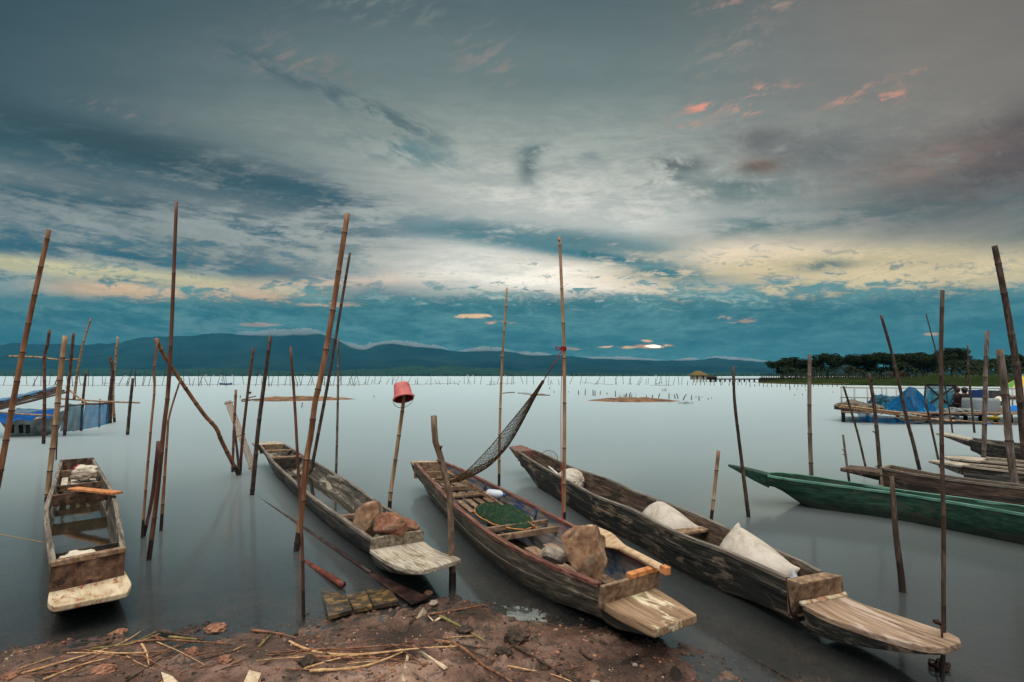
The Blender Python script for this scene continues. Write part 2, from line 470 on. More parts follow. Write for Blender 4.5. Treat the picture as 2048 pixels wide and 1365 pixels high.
m, t, p, o = newmat('shore_mud')
v1 = objcoord(t)
n1 = noise(t, v1, 2.2, 9, .62, .4); n2 = noise(t, v1, 22, 8, .7, .2); n3 = noise(t, v1, 90, 5, .7)
base = rampc(t, n1, [(.30, C(66, 52, 44)), (.42, C(112, 84, 70)), (.52, C(158, 122, 102)), (.60, C(190, 156, 134)), (.68, C(98, 86, 74))])
n4 = noise(t, v1, 7.5, 9, .72, .5)
base = mixc(smooth(.50, .60, X(n4)) * .75, base, C(86, 74, 62))
base = mixc(smooth(.56, .64, X(n2)) * .8, base, C(52, 44, 38))
base = mixc(smooth(.60, .70, X(n3)) * .7, base, C(196, 164, 138))
base = mixc(smooth(.60, .70, X(noise(t, v1, 1.7, 7, .65, .8))) * .7, base, C(138, 126, 94))
at_ = t.nodes.new('ShaderNodeAttribute'); at_.attribute_name = 'height'
wet = smooth(.11, .02, X(at_.outputs['Fac']) + (X(n2) - .5) * .03 + (X(n1) - .5) * .05)
base = mixc(wet, base, mixc(1.0, base, (.42, .40, .40, 1), 'MULTIPLY'))
t.links.new(base, p.inputs['Base Color'])
rg = X(n2) * .3 + .66 - wet * .56
t.links.new(rg.v, p.inputs['Roughness'])
bump(t, p, X(n4) * 1.2 + X(n2) * .7 + X(n3) * .45, 1.0, .022)
gx = spaced(-400, -4.2, 3.6, 400, .022, 1.25); gy = spaced(-60, 2.2, 4.6, 140, .022, 1.25)
g = grid_mesh('ground', gx, gy, ground_z, MATS['shore_mud'], True, ('height', lambda x, y, z: z))
tag(g, 'reddish brown muddy lake shore and lake bed', None, None, 'structure')

m, t, p, o = newmat('lake_water')
at_ = t.nodes.new('ShaderNodeAttribute'); at_.attribute_name = 'depth'
dep = X(at_.outputs['Fac'])
opac = 1.0 - X.op('EXPONENT', dep * -7.5)
tr = t.nodes.new('ShaderNodeBsdfTransparent'); tr.inputs[0].default_value = (.86, .84, .80, 1)
df = t.nodes.new('ShaderNodeBsdfDiffuse'); df.inputs[0].default_value = C(60, 62, 60)
mx = t.nodes.new('ShaderNodeMixShader'); t.links.new(opac.v, mx.inputs[0]); t.links.new(tr.outputs[0], mx.inputs[1]); t.links.new(df.outputs[0], mx.inputs[2])
vv = objcoord(t, (.5, 1.6, 1)); wn = noise(t, vv, .9, 2, .4)
bp = t.nodes.new('ShaderNodeBump'); bp.inputs['Strength'].default_value = .025; bp.inputs['Distance'].default_value = .2
t.links.new(wn, bp.inputs['Height'])
gls = []
for rgh in (.13, .54):                                       # calm film and the time-averaged ripples
    q = t.nodes.new('ShaderNodeBsdfGlossy'); q.inputs['Color'].default_value = (.80, .96, 1, 1); q.inputs['Roughness'].default_value = rgh; q.distribution = 'MULTI_GGX'
    t.links.new(bp.outputs[0], q.inputs['Normal']); gls.append(q)
gl_ = t.nodes.new('ShaderNodeMixShader'); 
px_ = t.nodes.new('ShaderNodeSeparateXYZ'); t.links.new(objcoord(t), px_.inputs[0])
t.links.new((smooth(2.6, 11.0, X(px_.outputs[1])) * .68 + .16).v, gl_.inputs[0])   # glassy by the shore, ruffled farther out
t.links.new(gls[0].outputs[0], gl_.inputs[1]); t.links.new(gls[1].outputs[0], gl_.inputs[2])
fr = t.nodes.new('ShaderNodeFresnel'); fr.inputs[0].default_value = 2.1
mx2 = t.nodes.new('ShaderNodeMixShader'); t.links.new(fr.outputs[0], mx2.inputs[0]); t.links.new(mx.outputs[0], mx2.inputs[1]); t.links.new(gl_.outputs[0], mx2.inputs[2])
t.links.new(mx2.outputs[0], o.inputs[0]); t.nodes.remove(p)
wx = spaced(-13000, -4.2, 4.2, 13000, .05, 1.3); wy = spaced(1.5, 2.2, 5.0, 9500, .05, 1.3)
g = grid_mesh('water', wx, wy, lambda x, y: 0.0, MATS['lake_water'], True, ('depth', lambda x, y, z: max(0, -ground_z(x, y)) if y < 30 else .8))
tag(g, 'still grey lake water', None, None, 'structure')

# hills
m, t, p, o = newmat('hill_forest')
vec = objcoord(t); n = noise(t, vec, .004, 8, .65)
t.links.new(rampc(t, noise(t, vec, .0016, 9, .68), [(.38, C(7, 16, 24)), (.62, C(30, 48, 46))]), p.inputs['Base Color']); p.inputs['Roughness'].default_value = .95
p.inputs['Specular IOR Level'].default_value = 0
m2, t, p, o = newmat('foothill_scrub')
vec = objcoord(t); n = noise(t, vec, .012, 8, .7)
t.links.new(rampc(t, n, [(.35, C(24, 42, 30)), (.65, C(50, 68, 40))]), p.inputs['Base Color']); p.inputs['Roughness'].default_value = .95
p.inputs['Specular IOR Level'].default_value = 0
def range_mesh(name, prof, Y, depth, mat, n=260, rough=.28, sd=0.0, label=''):
    P = [at(px, py, Y) for px, py in prof]; xs = [q.x for q in P]; zs = [q.z for q in P]
    mb = MB(); rows = []
    X0, X1 = xs[0], xs[-1]
    ks = [-1, -.9, -.8, -.68, -.56, -.46, -.36, -.27, -.18, -.1, -.04, 0, .1, .3, .6, 1]
    for k in ks:
        row = []
        for i in range(n + 1):
            x = lerp(X0, X1, i / n); h = interp(xs, zs, x)
            s = Y / 7000
            if k == 0: h += 15 * s * mn.fractal(Vector((x * .012 / s, sd, 0)), 1, 2, 3)
            f = (1 - abs(k)) ** .85 if k else 1
            rg = mn.ridged_multi_fractal(Vector((x * .0016 / s, k * 1.9, sd)), 1, 2, 4, 1, 2) * .5
            z = h * f * (1 - rough * (1 - rg) * 4 * f * (1 - f) * (.6 if f > .8 else 1)) if k else h
            xx = x * (1 + k * depth * .5 / Y)
            row.append((xx, Y + k * depth, max(z, 0) - (6 if abs(k) == 1 else 0)))
        rows.append(row)
    mb.loft(rows, False)
    o = mb.build(name, mat, None, True)
    tag(o, label, None, None, 'structure'); return o
ridge = [(-700, 712), (-300, 700), (0, 690), (25, 686), (60, 689), (100, 688), (170, 690), (240, 686), (280, 676), (320, 674), (350, 673), (385, 672), (420, 667), (450, 667), (480, 670), (520, 671), (560, 671), (600, 669), (640, 668), (660, 674), (690, 688), (715, 697), (730, 699), (750, 692), (770, 688), (785, 687), (815, 691), (850, 695), (885, 698), (905, 704), (930, 704), (960, 702), (1000, 702), (1030, 706), (1060, 711), (1100, 711), (1150, 713), (1180, 718), (1210, 718), (1245, 719), (1280, 720), (1310, 722), (1350, 722), (1400, 720), (1430, 716), (1460, 719), (1500, 722), (1540, 726), (1600, 730), (1700, 735), (1850, 740), (2100, 742), (2600, 745)]
range_mesh('mountains', ridge, 7000, 1700, MATS['hill_forest'], 420, .3, 3.3, 'long dark blue mountain range across the lake')
range_mesh('lower_ridge', [(-600, 726), (-200, 716), (0, 712), (90, 706), (180, 713), (260, 708), (340, 700), (430, 709), (520, 703), (600, 711), (690, 716), (760, 724), (830, 719), (900, 727), (980, 722), (1060, 730), (1150, 728), (1240, 734), (1340, 731), (1450, 735), (1560, 738), (1700, 742), (2000, 745), (2400, 747)], 5700, 1000, MATS['hill_forest'], 360, .3, 6.1, 'lower forested ridge in front of the mountain range')
range_mesh('foothills', [(-400, 743), (0, 741), (150, 738), (330, 740), (470, 737), (560, 742), (640, 745), (680, 742), (720, 738), (760, 738), (800, 735), (825, 731), (850, 734), (870, 736), (890, 731), (900, 731), (930, 735), (960, 736), (1000, 737), (1030, 744), (1060, 742), (1090, 746), (1130, 748), (1200, 745), (1240, 748), (1300, 749), (1450, 746), (1600, 748), (1900, 748), (2300, 746)], 4300, 700, MATS['foothill_scrub'], 360, .25, 9.1, 'low green foothills in front of the mountains')
# far bank with its thin dark line of trees
bank = MB()
rows = []
for k, (yy, hh) in enumerate(((2150, -1), (2160, 1.2), (2190, 1.6), (2700, 2), (3600, 3))):
    rows.append([(lerp(-3600, 3600, i / 60), yy + 25 * mn.noise(Vector((i * .4, 0, 0))) + 60 * mn.noise(Vector((i * .11, 5, 0))), hh) for i in range(61)])
bank.loft(rows, False)
tag(bank.build('far_bank', MATS['foothill_scrub'], None, True), 'flat far bank of the lake', None, None, 'structure')
m, t, p, o = newmat('far_leaves')
n = noise(t, objcoord(t), .08, 5); t.links.new(rampc(t, n, [(.35, C(20, 34, 22)), (.65, C(46, 62, 34))]), p.inputs['Base Color']); p.inputs['Roughness'].default_value = .9
p.inputs['Specular IOR Level'].default_value = 0
tl = MB(); rnd = random.Random(5)
x = -3000
while x < 2700:
    hgt = rnd.uniform(3, 7.5) * (1.25 if mn.noise(Vector((x * .004, 2, 0))) > 0 else .8)
    w = rnd.uniform(6, 16); yy = 2205 + rnd.uniform(0, 60)
    rings = []
    for k in range(5):
        a = k / 4; rr = (w * .5) * math.sin(max(.12, a) * math.pi * .97) ** .7 if k < 4 else .3
        rings.append([(x + rr * math.cos(q * 1.047) * rnd.uniform(.75, 1.2), yy + rr * math.sin(q * 1.047), 1.2 + hgt * a * rnd.uniform(.92, 1.05)) for q in range(6)])
    tl.loft(rings, True, False, True)
    x += rnd.uniform(5, 15)
tag(tl.build('far_treeline', MATS['far_leaves']), 'thin dark line of trees along the far bank', None, None, 'stuff')

# air between here and the hills
hm = bpy.data.materials.new('haze_air'); hm.use_nodes = True; t = hm.node_tree; t.nodes.clear()
o = t.nodes.new('ShaderNodeOutputMaterial'); pv = t.nodes.new('ShaderNodeVolumePrincipled')
pv.inputs['Color'].default_value = (.07, .37, .56, 1); pv.inputs['Density'].default_value = 8.0e-5; pv.inputs['Anisotropy'].default_value = 0
t.links.new(pv.outputs[0], o.inputs['Volume'])
hz = MB(); hz.box((0, 4700, 399), 27000, 10000, 802)
tag(hz.build('haze', hm), 'thin blue evening haze over the lake', None, None, 'stuff')

# cloud caps lying on the crests
cm = bpy.data.materials.new('cloud_vapour'); cm.use_nodes = True; t = cm.node_tree; t.nodes.clear()
o = t.nodes.new('ShaderNodeOutputMaterial'); pv = t.nodes.new('ShaderNodeVolumePrincipled')
pv.inputs['Color'].default_value = (.95, .97, .98, 1); pv.inputs['Density'].default_value = .010
t.links.new(pv.outputs[0], o.inputs['Volume'])
def cap_cloud(px0, px1, up, dn, seed, label):
    mb = MB(); n = max(14, int((px1 - px0) / 3)); rnd = random.Random(seed)
    rings = []
    P = [q for q in ridge]; rx = [q[0] for q in P]; ry = [q[1] for q in P]
    for i in range(n + 1):
        a = i / n; px = lerp(px0, px1, a)
        e = math.sin(math.pi * min(1, max(.0, a))) ** .6 * (.75 + .5 * mn.noise(Vector((px * .03, seed, 0)))) + .02
        yc = interp(rx, ry, px) - 1.5
        c = at(px, yc, 6960)
        u = up * 8.6 * e * (.7 + .6 * abs(mn.noise(Vector((px * .11, seed, 5))))); d = dn * 6.84 * e
        ring = []
        for k in range(14):
            an = 2 * math.pi * k / 14
            lump = 1 + .35 * mn.fractal(Vector((c.x * .012, math.cos(an) * 1.4, math.sin(an) * 1.4 + seed)), 1, 2, 3)
            zz = math.sin(an) * (u if math.sin(an) > 0 else d) * lump
            ring.append(c + Vector((0, math.cos(an) * 90 * e * lump - 10, zz)))
        rings.append(ring)
    mb.loft(rings, True, True, True)
    tag(mb.build('cap_cloud', cm, None, True), label, 'cloud', 'cloud caps on the mountain crest', 'stuff')
for a in ((470, 668, 15, 6, 1, 'largest white cloud cap rolling over the highest summit'), (672, 770, 7, 9, 2, 'thin cloud cap in the saddle right of the highest summit'),
          (742, 900, 9, 5, 3, 'rolling cloud cap on the second summit'), (915, 1035, 9, 4, 4, 'flat cloud cap left of the tall thin pole'),
          (1030, 1105, 6, 4, 5, 'small round cloud cap left of the hammock pole'), (1160, 1330, 5, 3, 6, 'faint low cloud caps below the glowing sun gap'),
          (1345, 1400, 4, 3, 7, 'tiny cloud wisp above the pier hut'), (1405, 1545, 5, 3, 8, 'thin cloud cap above the pier at the range end')):
    cap_cloud(*a)

# ------------------------------------------------------------------ timber, rope, cloth
GX = (.8, 14, 14)   # grain runs along local x
mottled('hull_grey', C(36, 36, 34), C(70, 68, 62), C(128, 122, 110), GX, 2.4, .85, .5, .008, .6, 10, C(38, 36, 33), 2.2)
mottled('hull_grey_inside', C(30, 29, 26), C(68, 64, 57), C(118, 112, 100), GX, 2.6, .85, .5, .008, .5, 10, C(150, 142, 126), 2.0)
mottled('hull_tan', C(50, 46, 39), C(88, 81, 69), C(138, 129, 112), GX, 2.4, .85, .5, .008, .5, 10, C(70, 66, 62), 2.0)
mottled('hull_dark', C(26, 28, 26), C(50, 50, 45), C(118, 110, 96), GX, 2.8, .85, .5, .008, .6, 10, C(132, 114, 94), 2.6, lo=.34, hi=.74)
mottled('hull_dark_inside', C(40, 34, 30), C(78, 64, 54), C(128, 106, 88), GX, 2.6, .85, .5, .008, .5, 10, C(44, 42, 36), 2.0)
mottled('blue_inside', C(52, 70, 92), C(100, 98, 96), C(140, 124, 110), GX, 2.4, .85, .4, .006, .5, 10, C(38, 66, 104), 2.2)
mottled('blue_paint', C(24, 46, 74), C(40, 70, 104), C(96, 100, 102), GX, 3, .7, .4, .006, .5, 8, C(90, 82, 74), 4)
mottled('pale_deck', C(80, 72, 60), C(158, 148, 130), C(192, 184, 166), (.30, 30, 30), 2.2, .85, .8, .010, .12, 10, C(128, 116, 98), 2.6, lo=.28, hi=.6)
mottled('cream_deck', C(132, 108, 80), C(180, 162, 130), C(204, 190, 160), (1.5, 9, 9), 2.2, .8, .5, .006, .5, 10, C(150, 100, 72), 5.0, lo=.26, hi=.6)
mottled('patched_deck', C(88, 68, 52), C(142, 116, 90), C(168, 146, 116), GX, 2.2, .8, .5, .006, .5, 10, C(214, 204, 172), 2.4, lo=.3, hi=.7)
mottled('tan_deck', C(82, 64, 52), C(144, 120, 98), C(182, 160, 138), (.35, 20, 20), 2.2, .8, .6, .008, .15, 10, C(178, 160, 146), 3.2, lo=.3, hi=.7)
mottled('board_tan', C(78, 60, 46), C(126, 102, 80), C(162, 138, 112), (5, 5, 5), 4, .85, .4, .004, .6, 9)
mottled('board_grey', C(70, 62, 52), C(122, 110, 94), C(160, 148, 130), (3, 10, 10), 3, .85, .5, .005, .5, 9)
mottled('board_pale', C(150, 138, 120), C(196, 186, 168), C(216, 208, 192), (5, 5, 5), 4, .85, .3, .004, .5, 8)
mottled('board_orange', C(140, 84, 46), C(188, 122, 72), C(214, 152, 98), (6, 6, 6), 3, .7, .3, .004, .5, 8)
mottled('paddle_wood', C(150, 120, 88), C(184, 158, 124), C(204, 182, 150), (1, 12, 12), 2, .75, .3, .004, .4, 8)
mottled('board_dark', C(26, 24, 22), C(50, 45, 40), C(84, 76, 66), (4, 8, 8), 3, .7, .4, .005, .5, 8)
mottled('red_rim', C(66, 42, 36), C(104, 66, 56), C(146, 118, 100), GX, 4, .8, .3, .004, .5, 8)
mottled('rim_pale', C(110, 98, 84), C(160, 146, 128), C(190, 178, 160), GX, 4, .85, .3, .004, .5, 8)
mottled('rim_grey', C(60, 56, 50), C(106, 98, 88), C(150, 140, 126), GX, 4, .85, .3, .004, .5, 8)
mottled('red_inside', C(70, 44, 40), C(112, 78, 70), C(144, 112, 100), GX, 4, .85, .3, .004, .5, 8, C(110, 98, 84), 3)
mottled('green_hull', C(16, 38, 31), C(27, 60, 46), C(54, 90, 72), (.6, 11, 11), 2.6, .75, .5, .008, .5, 10, C(62, 70, 58), 2.4)
mottled('green_rim', C(52, 92, 78), C(88, 134, 116), C(124, 166, 148), (1, 6, 6), 3, .6, .2, .004)
m, t, p, o = newmat('bilge_water')
p.inputs['Base Color'].default_value = C(44, 42, 32); p.inputs['Roughness'].default_value = .06; p.inputs['IOR'].default_value = 3.2
n = noise(t, objcoord(t), 5, 4, .5); bump(t, p, n, .06, .02)

def waterline(name, c=(.30, .28, .25), z1=.10, z0=.02):
    '''algae and damp darken the planking near the water'''
    t = MATS[name].node_tree; X.tree = t; p = [n for n in t.nodes if n.type == 'BSDF_PRINCIPLED'][0]
    src = p.inputs['Base Color'].links[0].from_socket
    sx = t.nodes.new('ShaderNodeSeparateXYZ'); t.links.new(objcoord(t), sx.inputs[0])
    w = smooth(z1, z0, X(sx.outputs[2]) + (X(noise(t, objcoord(t, (2, 2, 6)), 3, 6, .65)) - .5) * .14)
    t.links.new(mixc(w * .85, src, mixc(1.0, src, c + (1,), 'MULTIPLY')), p.inputs['Base Color'])
for q in ('hull_grey', 'hull_tan', 'hull_dark'): waterline(q)
waterline('green_hull', (.30, .24, .24), .17, .04)

class Boat:
    """hull lofted between two gunwale lines; each point is a photo pixel with its height above the lake"""
    def __init__(s, name, label, left, right, z, floor=.02, rb=.62, mats=('hull_grey', 'hull_grey_inside'), rim='rim_grey', n=34, thick=.024, ends=(.0, .0), group='wooden boats moored along the shore', draft=-.07, rimw=.03, rimh=.022, strake=0):
        nl, nr = len(left), len(right)
        zz = lambda i, k: interp([j / (len(z) - 1) for j in range(len(z))], z, i / (k - 1))
        L = catmull([gp(*q, zz(i, nl)) for i, q in enumerate(left)], n)
        Rr = catmull([gp(*q, zz(i, nr)) for i, q in enumerate(right)], n)
        s.L, s.R, s.n = L, Rr, n
        a = (L[0] + Rr[0]) / 2; b = (L[-1] + Rr[-1]) / 2; c = (a + b) / 2
        s.ang = math.atan2((b - a).y, (b - a).x)
        s.root = empty(name, (c.x, c.y, 0), s.ang)
        tag(s.root, label, 'boat', group)
        s.inv = (Matrix.Translation((c.x, c.y, 0)) @ Matrix.Rotation(s.ang, 4, 'Z')).inverted()
        s.rb, s.floor, s.draft, s.ends = rb, floor, draft, ends
        mb = MB(s.inv); rings = []
        qs = (0, .25, .5, .75, .93)
        for i in range(n):
            l, r = L[i], Rr[i]; c = (l + r) / 2; h = (l - r) / 2; hw = h.length; u = h / hw
            zb = s.zbot(i); ztop = c.z
            def side(sg, q, inset, zb_):
                k = lerp(1, rb, q ** 1.7)
                zt = (l.z if sg > 0 else r.z)
                p_ = c + u * sg * max(.01, hw * k - inset); return Vector((p_.x, p_.y, lerp(zt, zb_, q)))
            zi = max(zb + .03, floor)
            ring = [side(1, q, 0, zb) for q in qs] + [Vector((c.x, c.y, zb)) + u * hw * rb * .6, Vector((c.x, c.y, zb)) - u * hw * rb * .6] + [side(-1, q, 0, zb) for q in qs[::-1]]
            ring += [side(-1, q, thick, zi) for q in qs] + [Vector((c.x, c.y, zi)) - u * hw * rb * .6, Vector((c.x, c.y, zi)) + u * hw * rb * .6] + [side(1, q, thick, zi) for q in qs[::-1]]
            rings.append(ring)
        mb.loft(rings, True, True, True, 0, lambda i, j: 1 if 12 <= j < 23 else 0)
        s.hull = mb.build('hull', [MATS[mats[0]], MATS[mats[1]]], s.root)
        for sg in ((1, -1) if strake else ()):
            mb = MB(s.inv); rr = []
            for i in range(n):
                l, r = L[i], Rr[i]; c = (l + r) / 2; h = (l - r) / 2; hw = h.length; u = h / hw; zb = s.zbot(i); zt = (l.z if sg > 0 else r.z)
                pt = lambda q, o_: Vector((c.x + u.x * sg * (hw * lerp(1, rb, q ** 1.7) + o_), c.y + u.y * sg * (hw * lerp(1, rb, q ** 1.7) + o_), lerp(zt, zb, q)))
                w_ = .010 + .004 * mn.noise(l * 5)
                rr.append([pt(strake, -.004), pt(strake, w_), pt(strake + .10, w_), pt(strake + .10, -.004)])
            mb.loft(rr, True, True, True); mb.build('rubbing_strake', MATS[mats[0]], s.root, bevel=.003)
        for sg in (0, 1):
            mb = MB(s.inv); rr = []
            for i in range(n):
                e = (L, Rr)[sg][i]; u = (L[i] - Rr[i]).normalized() * (1 if sg == 0 else -1)
                w = Vector((0, 0, 1)); wob = 1 + .25 * mn.noise(e * 6)
                rr.append([e + u * .006 + w * .004 - w * rimh, e + u * .006 + w * .006 * wob, e - u * rimw * wob + w * .006 * wob, e - u * rimw * wob + w * .004 - w * rimh])
            mb.loft(rr, True, True, True)
            mb.build('gunwale', MATS[rim], s.root)
    def zbot(s, i):
        a = i / (s.n - 1); d = s.draft
        f0 = smst(.22, 0, a); f1 = smst(.78, 1, a)
        return d + (s.ends[0] - d) * f0 + (s.ends[1] - d) * f1
    def frac(s, a):
        x = a * (s.n - 1); i = min(int(x), s.n - 2); return s.L[i].lerp(s.L[i + 1], x - i), s.R[i].lerp(s.R[i + 1], x - i)
    def inner(s, a, z, inset=.03):
        """left and right inner wall points at height z"""
        l, r = s.frac(a); c = (l + r) / 2; h = (l - r) / 2; zb = max(s.zbot(a * (s.n - 1)) + .03, s.floor)
        q = max(0, min(1, (c.z - z) / (c.z - zb))); k = lerp(1, s.rb, q ** 1.7)
        u = h.normalized(); hw = h.length * k - inset
        f = lambda sg: Vector((c.x + u.x * sg * hw, c.y + u.y * sg * hw, z))
        return f(1), f(-1)
    def cross(s, name, a, z, w, h, mat, over=0.0, tilt=0, bev=.004):
        """a board from wall to wall; w along the boat, h upright, z its middle"""
        l, r = s.inner(a, z, .02); d = (l - r).normalized()
        mb = MB(s.inv); mb.beam(l + d * over, r - d * over, w, h)
        return mb.build(name, MATS[mat], s.root, bevel=bev)
    def slats(s, name, a0, a1, z, n, mat, frac=.7, inset=.04, h=.016):
        """n boards lying lengthways"""
        for k in range(n):
            mb = MB(s.inv); l0, r0 = s.inner(a0, z, inset); l1, r1 = s.inner(a1, z, inset)
            f = (k + .5) / n; p0 = l0.lerp(r0, f); p1 = l1.lerp(r1, f); w = (l0 - r0).length / n * frac
            mb.beam(p0, p1, w, h); mb.build(name, MATS[mat], s.root, bevel=.003)
    def bilge(s, a0, a1, z):
        mb = MB(s.inv); row = []
        for k in range(13):
            l, r = s.inner(lerp(a0, a1, k / 12), z, .012); row.append([l, l.lerp(r, .5), r])
        mb.loft(row, False); mb.build('bilge_water', MATS['bilge_water'], s.root, True)
    def end_board(s, near, z0, mat, name='transom', thick=.03, lean=0.0, arch=0.0, up=0.0):
        i = s.n - 1 if near else 0; l, r = s.L[i], s.R[i]; ax = Vector((math.cos(s.ang), math.sin(s.ang), 0)) * (1 if near else -1)
        mb = MB(s.inv); rings = []
        for k in range(9):
            f = k / 8; p_ = l.lerp(r, f); top = p_.z + .004 + up + arch * math.sin(math.pi * f)
            a = Vector((p_.x, p_.y, z0)); b = Vector((p_.x, p_.y, top)) + ax * lean
            rings.append([a - ax * .004, a + ax * thick, b + ax * thick, b - ax * .004])
        mb.loft(rings, True, True, True); return mb.build(name, MATS[mat], s.root, bevel=.004)
    def deck(s, left, right, z, mat, tip=.04, root=.16, name='bow_deck', bev=.008, round_=0, under='hull_grey'):
        """the flat overhanging end; left/right edges run from the root to the tip, in pixels"""
        n = 14
        zz = lambda i, k: interp([j / (len(z) - 1) for j in range(len(z))], z, i / (k - 1))
        L = catmull([gp(*q, zz(i, len(left))) for i, q in enumerate(left)], n); Rr = catmull([gp(*q, zz(i, len(right))) for i, q in enumerate(right)], n)
        mb = MB(s.inv); rings = []
        m_ = 8
        for i in range(n):
            f = i / (n - 1); th = lerp(root, tip, smst(0, 1, f) * .4 + .6 * f); ed = min(th * .8, tip * .9)
            top = [L[i].lerp(Rr[i], k / m_) for k in range(m_ + 1)]
            for k in range(1, m_): top[k].z += .004 * mn.noise(top[k] * 9) - .003
            c = (L[i] + Rr[i]) / 2; edge = [Vector((q.x, q.y, q.z - ed + .004 * mn.noise(q * 14))) for q in top]
            sh = lerp(.80, .985, f)
            bot = [Vector((lerp(c.x, q.x, sh), lerp(c.y, q.y, sh), q.z - th)) for q in top[::-1]]
            rings.append(top + [edge[-1]] + bot + [edge[0]])
        mb.loft(rings, True, True, True, 0, lambda i, j: 1 if m_ + 1 <= j <= 2 * m_ + 2 else 0)
        return mb.build(name, [MATS[mat], MATS[under]], s.root, bevel=bev)

mottled('transom_worn', C(50, 37, 30), C(94, 70, 55), C(138, 110, 90), (4, 4, 4), 3, .85, .5, .005, .5, 9, C(48, 40, 36), 4)
# boat at the far left, end on
b1 = Boat('wooden_boat', 'weathered flat boat at the left edge with a cream bow board and rainwater inside',
          [(120, 924), (105, 971), (92, 1007), (89, 1038), (94, 1080), (101, 1131)], [(188, 919), (210, 955), (227, 983), (239, 1033), (247, 1080), (250, 1101)],
          (.34, .32, .33), floor=.02, rb=.78, mats=('hull_tan', 'hull_grey_inside'), rim='rim_grey', ends=(.02, .0), thick=.03)
b1.end_board(True, .12, 'transom_worn', 'transom', .025)
b1.end_board(False, .05, 'transom_worn', 'stern_board', .04, up=.02)
l, r = b1.frac(1.0); ax1 = Vector((math.cos(b1.ang), math.sin(b1.ang), 0))
mb = MB(b1.inv); mb.beam(l + ax1 * .012 + Vector((0, 0, .012)), r + ax1 * .012 + Vector((0, 0, .012)), .06, .035); mb.build('top_rail', MATS['board_tan'], b1.root, bevel=.005)
b1.deck([(100, 1176), (97, 1190), (96, 1204), (107, 1214)], [(250, 1141), (257, 1154), (263, 1168), (255, 1184)], (.165, .16, .17, .185), 'cream_deck', .035, .16, under='hull_tan')
b1.cross('bulkhead', .93, .22, .025, .17, 'board_dark'); b1.cross('thwart', .50, .27, .03, .12, 'transom_worn')
b1.cross('thwart', .35, .26, .04, .07, 'transom_worn'); b1.cross('thwart', .17, .29, .03, .09, 'board_tan'); b1.cross('thwart', .12, .27, .03, .06, 'board_dark')
b1.slats('floor_slat', .20, .335, .255, 4, 'board_pale', .72); b1.slats('floor_slat', .06, .115, .22, 3, 'board_pale', .6)
b1.bilge(.4, .925, .115)

# the long grey dugout left of the middle
b2 = Boat('wooden_boat', 'long grey dugout canoe with two rocks in its bow and a pale cracked bow board',
          [(520, 890), (530, 905), (543, 922), (592, 969), (644, 1011), (686, 1040), (740, 1079)], [(570, 889), (588, 900), (611, 913), (644, 932), (703, 967), (757, 1006), (801, 1030), (845, 1062)],
          (.36, .27, .24, .24, .25), floor=.03, rb=.55, mats=('hull_grey', 'hull_grey_inside'), rim='rim_grey', ends=(.16, .04), thick=.03)
b2.end_board(True, .14, 'board_grey', 'transom', .03, arch=.014)
b2.end_board(False, .2, 'board_tan', 'stern_board', .03)
b2.deck([(739, 1099), (765, 1117), (792, 1131), (820, 1139), (845, 1141)], [(847, 1082), (866, 1096), (888, 1106), (910, 1112), (922, 1118)], (.175, .185, .21, .235, .24), 'pale_deck', .035, .135)
b2.deck([(520, 891), (511, 890), (504, 886)], [(570, 890), (563, 886), (548, 883)], (.35, .37, .39), 'rim_pale', .03, .12, name='stern_deck')
b2.cross('thwart', .07, .30, .10, .02, 'board_tan'); b2.cross('thwart', .155, .25, .12, .022, 'board_tan'); b2.cross('bulkhead', .17, .15, .025, .18, 'board_dark')
b2.cross('thwart', .80, .15, .05, .035, 'board_tan'); b2.cross('bulkhead', .81, .09, .025, .1, 'board_dark')
b2.bilge(.28, .79, .065)

# the planked boat in the middle
b3 = Boat('wooden_boat', 'brown planked boat with blue ribs, a green net heap and a big stone inside',
          [(829, 926), (844, 943), (889, 992), (932, 1032), (985, 1072), (1046, 1106), (1108, 1134), (1195, 1169)], [(891, 925), (923, 938), (963, 958), (1015, 983), (1061, 1006), (1101, 1028), (1154, 1054), (1230, 1094), (1310, 1136)],
          (.36, .31, .30, .30, .31), floor=.03, rb=.66, mats=('hull_tan', 'blue_inside'), rim='red_rim', strake=.40, ends=(.10, .05), thick=.026, rimw=.034)
b3.end_board(True, .17, 'board_tan', 'transom', .03, lean=.03)
b3.end_board(False, .14, 'board_tan', 'stern_board', .03)
b3.deck([(1197, 1200), (1232, 1222), (1270, 1241), (1308, 1259)], [(1298, 1167), (1330, 1187), (1362, 1207), (1394, 1229)], (.20, .20, .21, .225), 'patched_deck', .05, .15, under='hull_dark')
b3.deck([(829, 927), (824, 925), (821, 922)], [(890, 925), (878, 922), (866, 921)], (.35, .36, .37), 'rim_pale', .04, .2, name='stern_deck')
l, r = b3.frac(1.0); ax3 = Vector((math.cos(b3.ang), math.sin(b3.ang), 0))
mb = MB(b3.inv); mb.beam(l.lerp(r, .45) + ax3 * .04 + Vector((0, 0, .018)), r + ax3 * .04 + Vector((0, 0, .018)) + (r - l) * .02, .05, .03); mb.build('top_rail', MATS['board_orange'], b3.root, bevel=.004)
for a in (.12, .30, .40, .60, .78):                          # the ribs, a sawn knee on each side
    for sg in (0, 1):
        mb = MB(b3.inv); pts = []
        for z in (.295, .24, .18, .12, .05):
            q = b3.inner(a, z, .018)[sg]; o_ = b3.inner(a, z, .018)[1 - sg]; d = (o_ - q).normalized()
            w = {.295: .02, .24: .035, .18: .04, .12: .05, .05: .12}[z]
            pts.append([q - ax3 * .014, q + ax3 * .014, q + ax3 * .014 + d * w, q - ax3 * .014 + d * w])
        mb.loft(pts, True, True, True); mb.build('rib', MATS['blue_paint'], b3.root, bevel=.004)
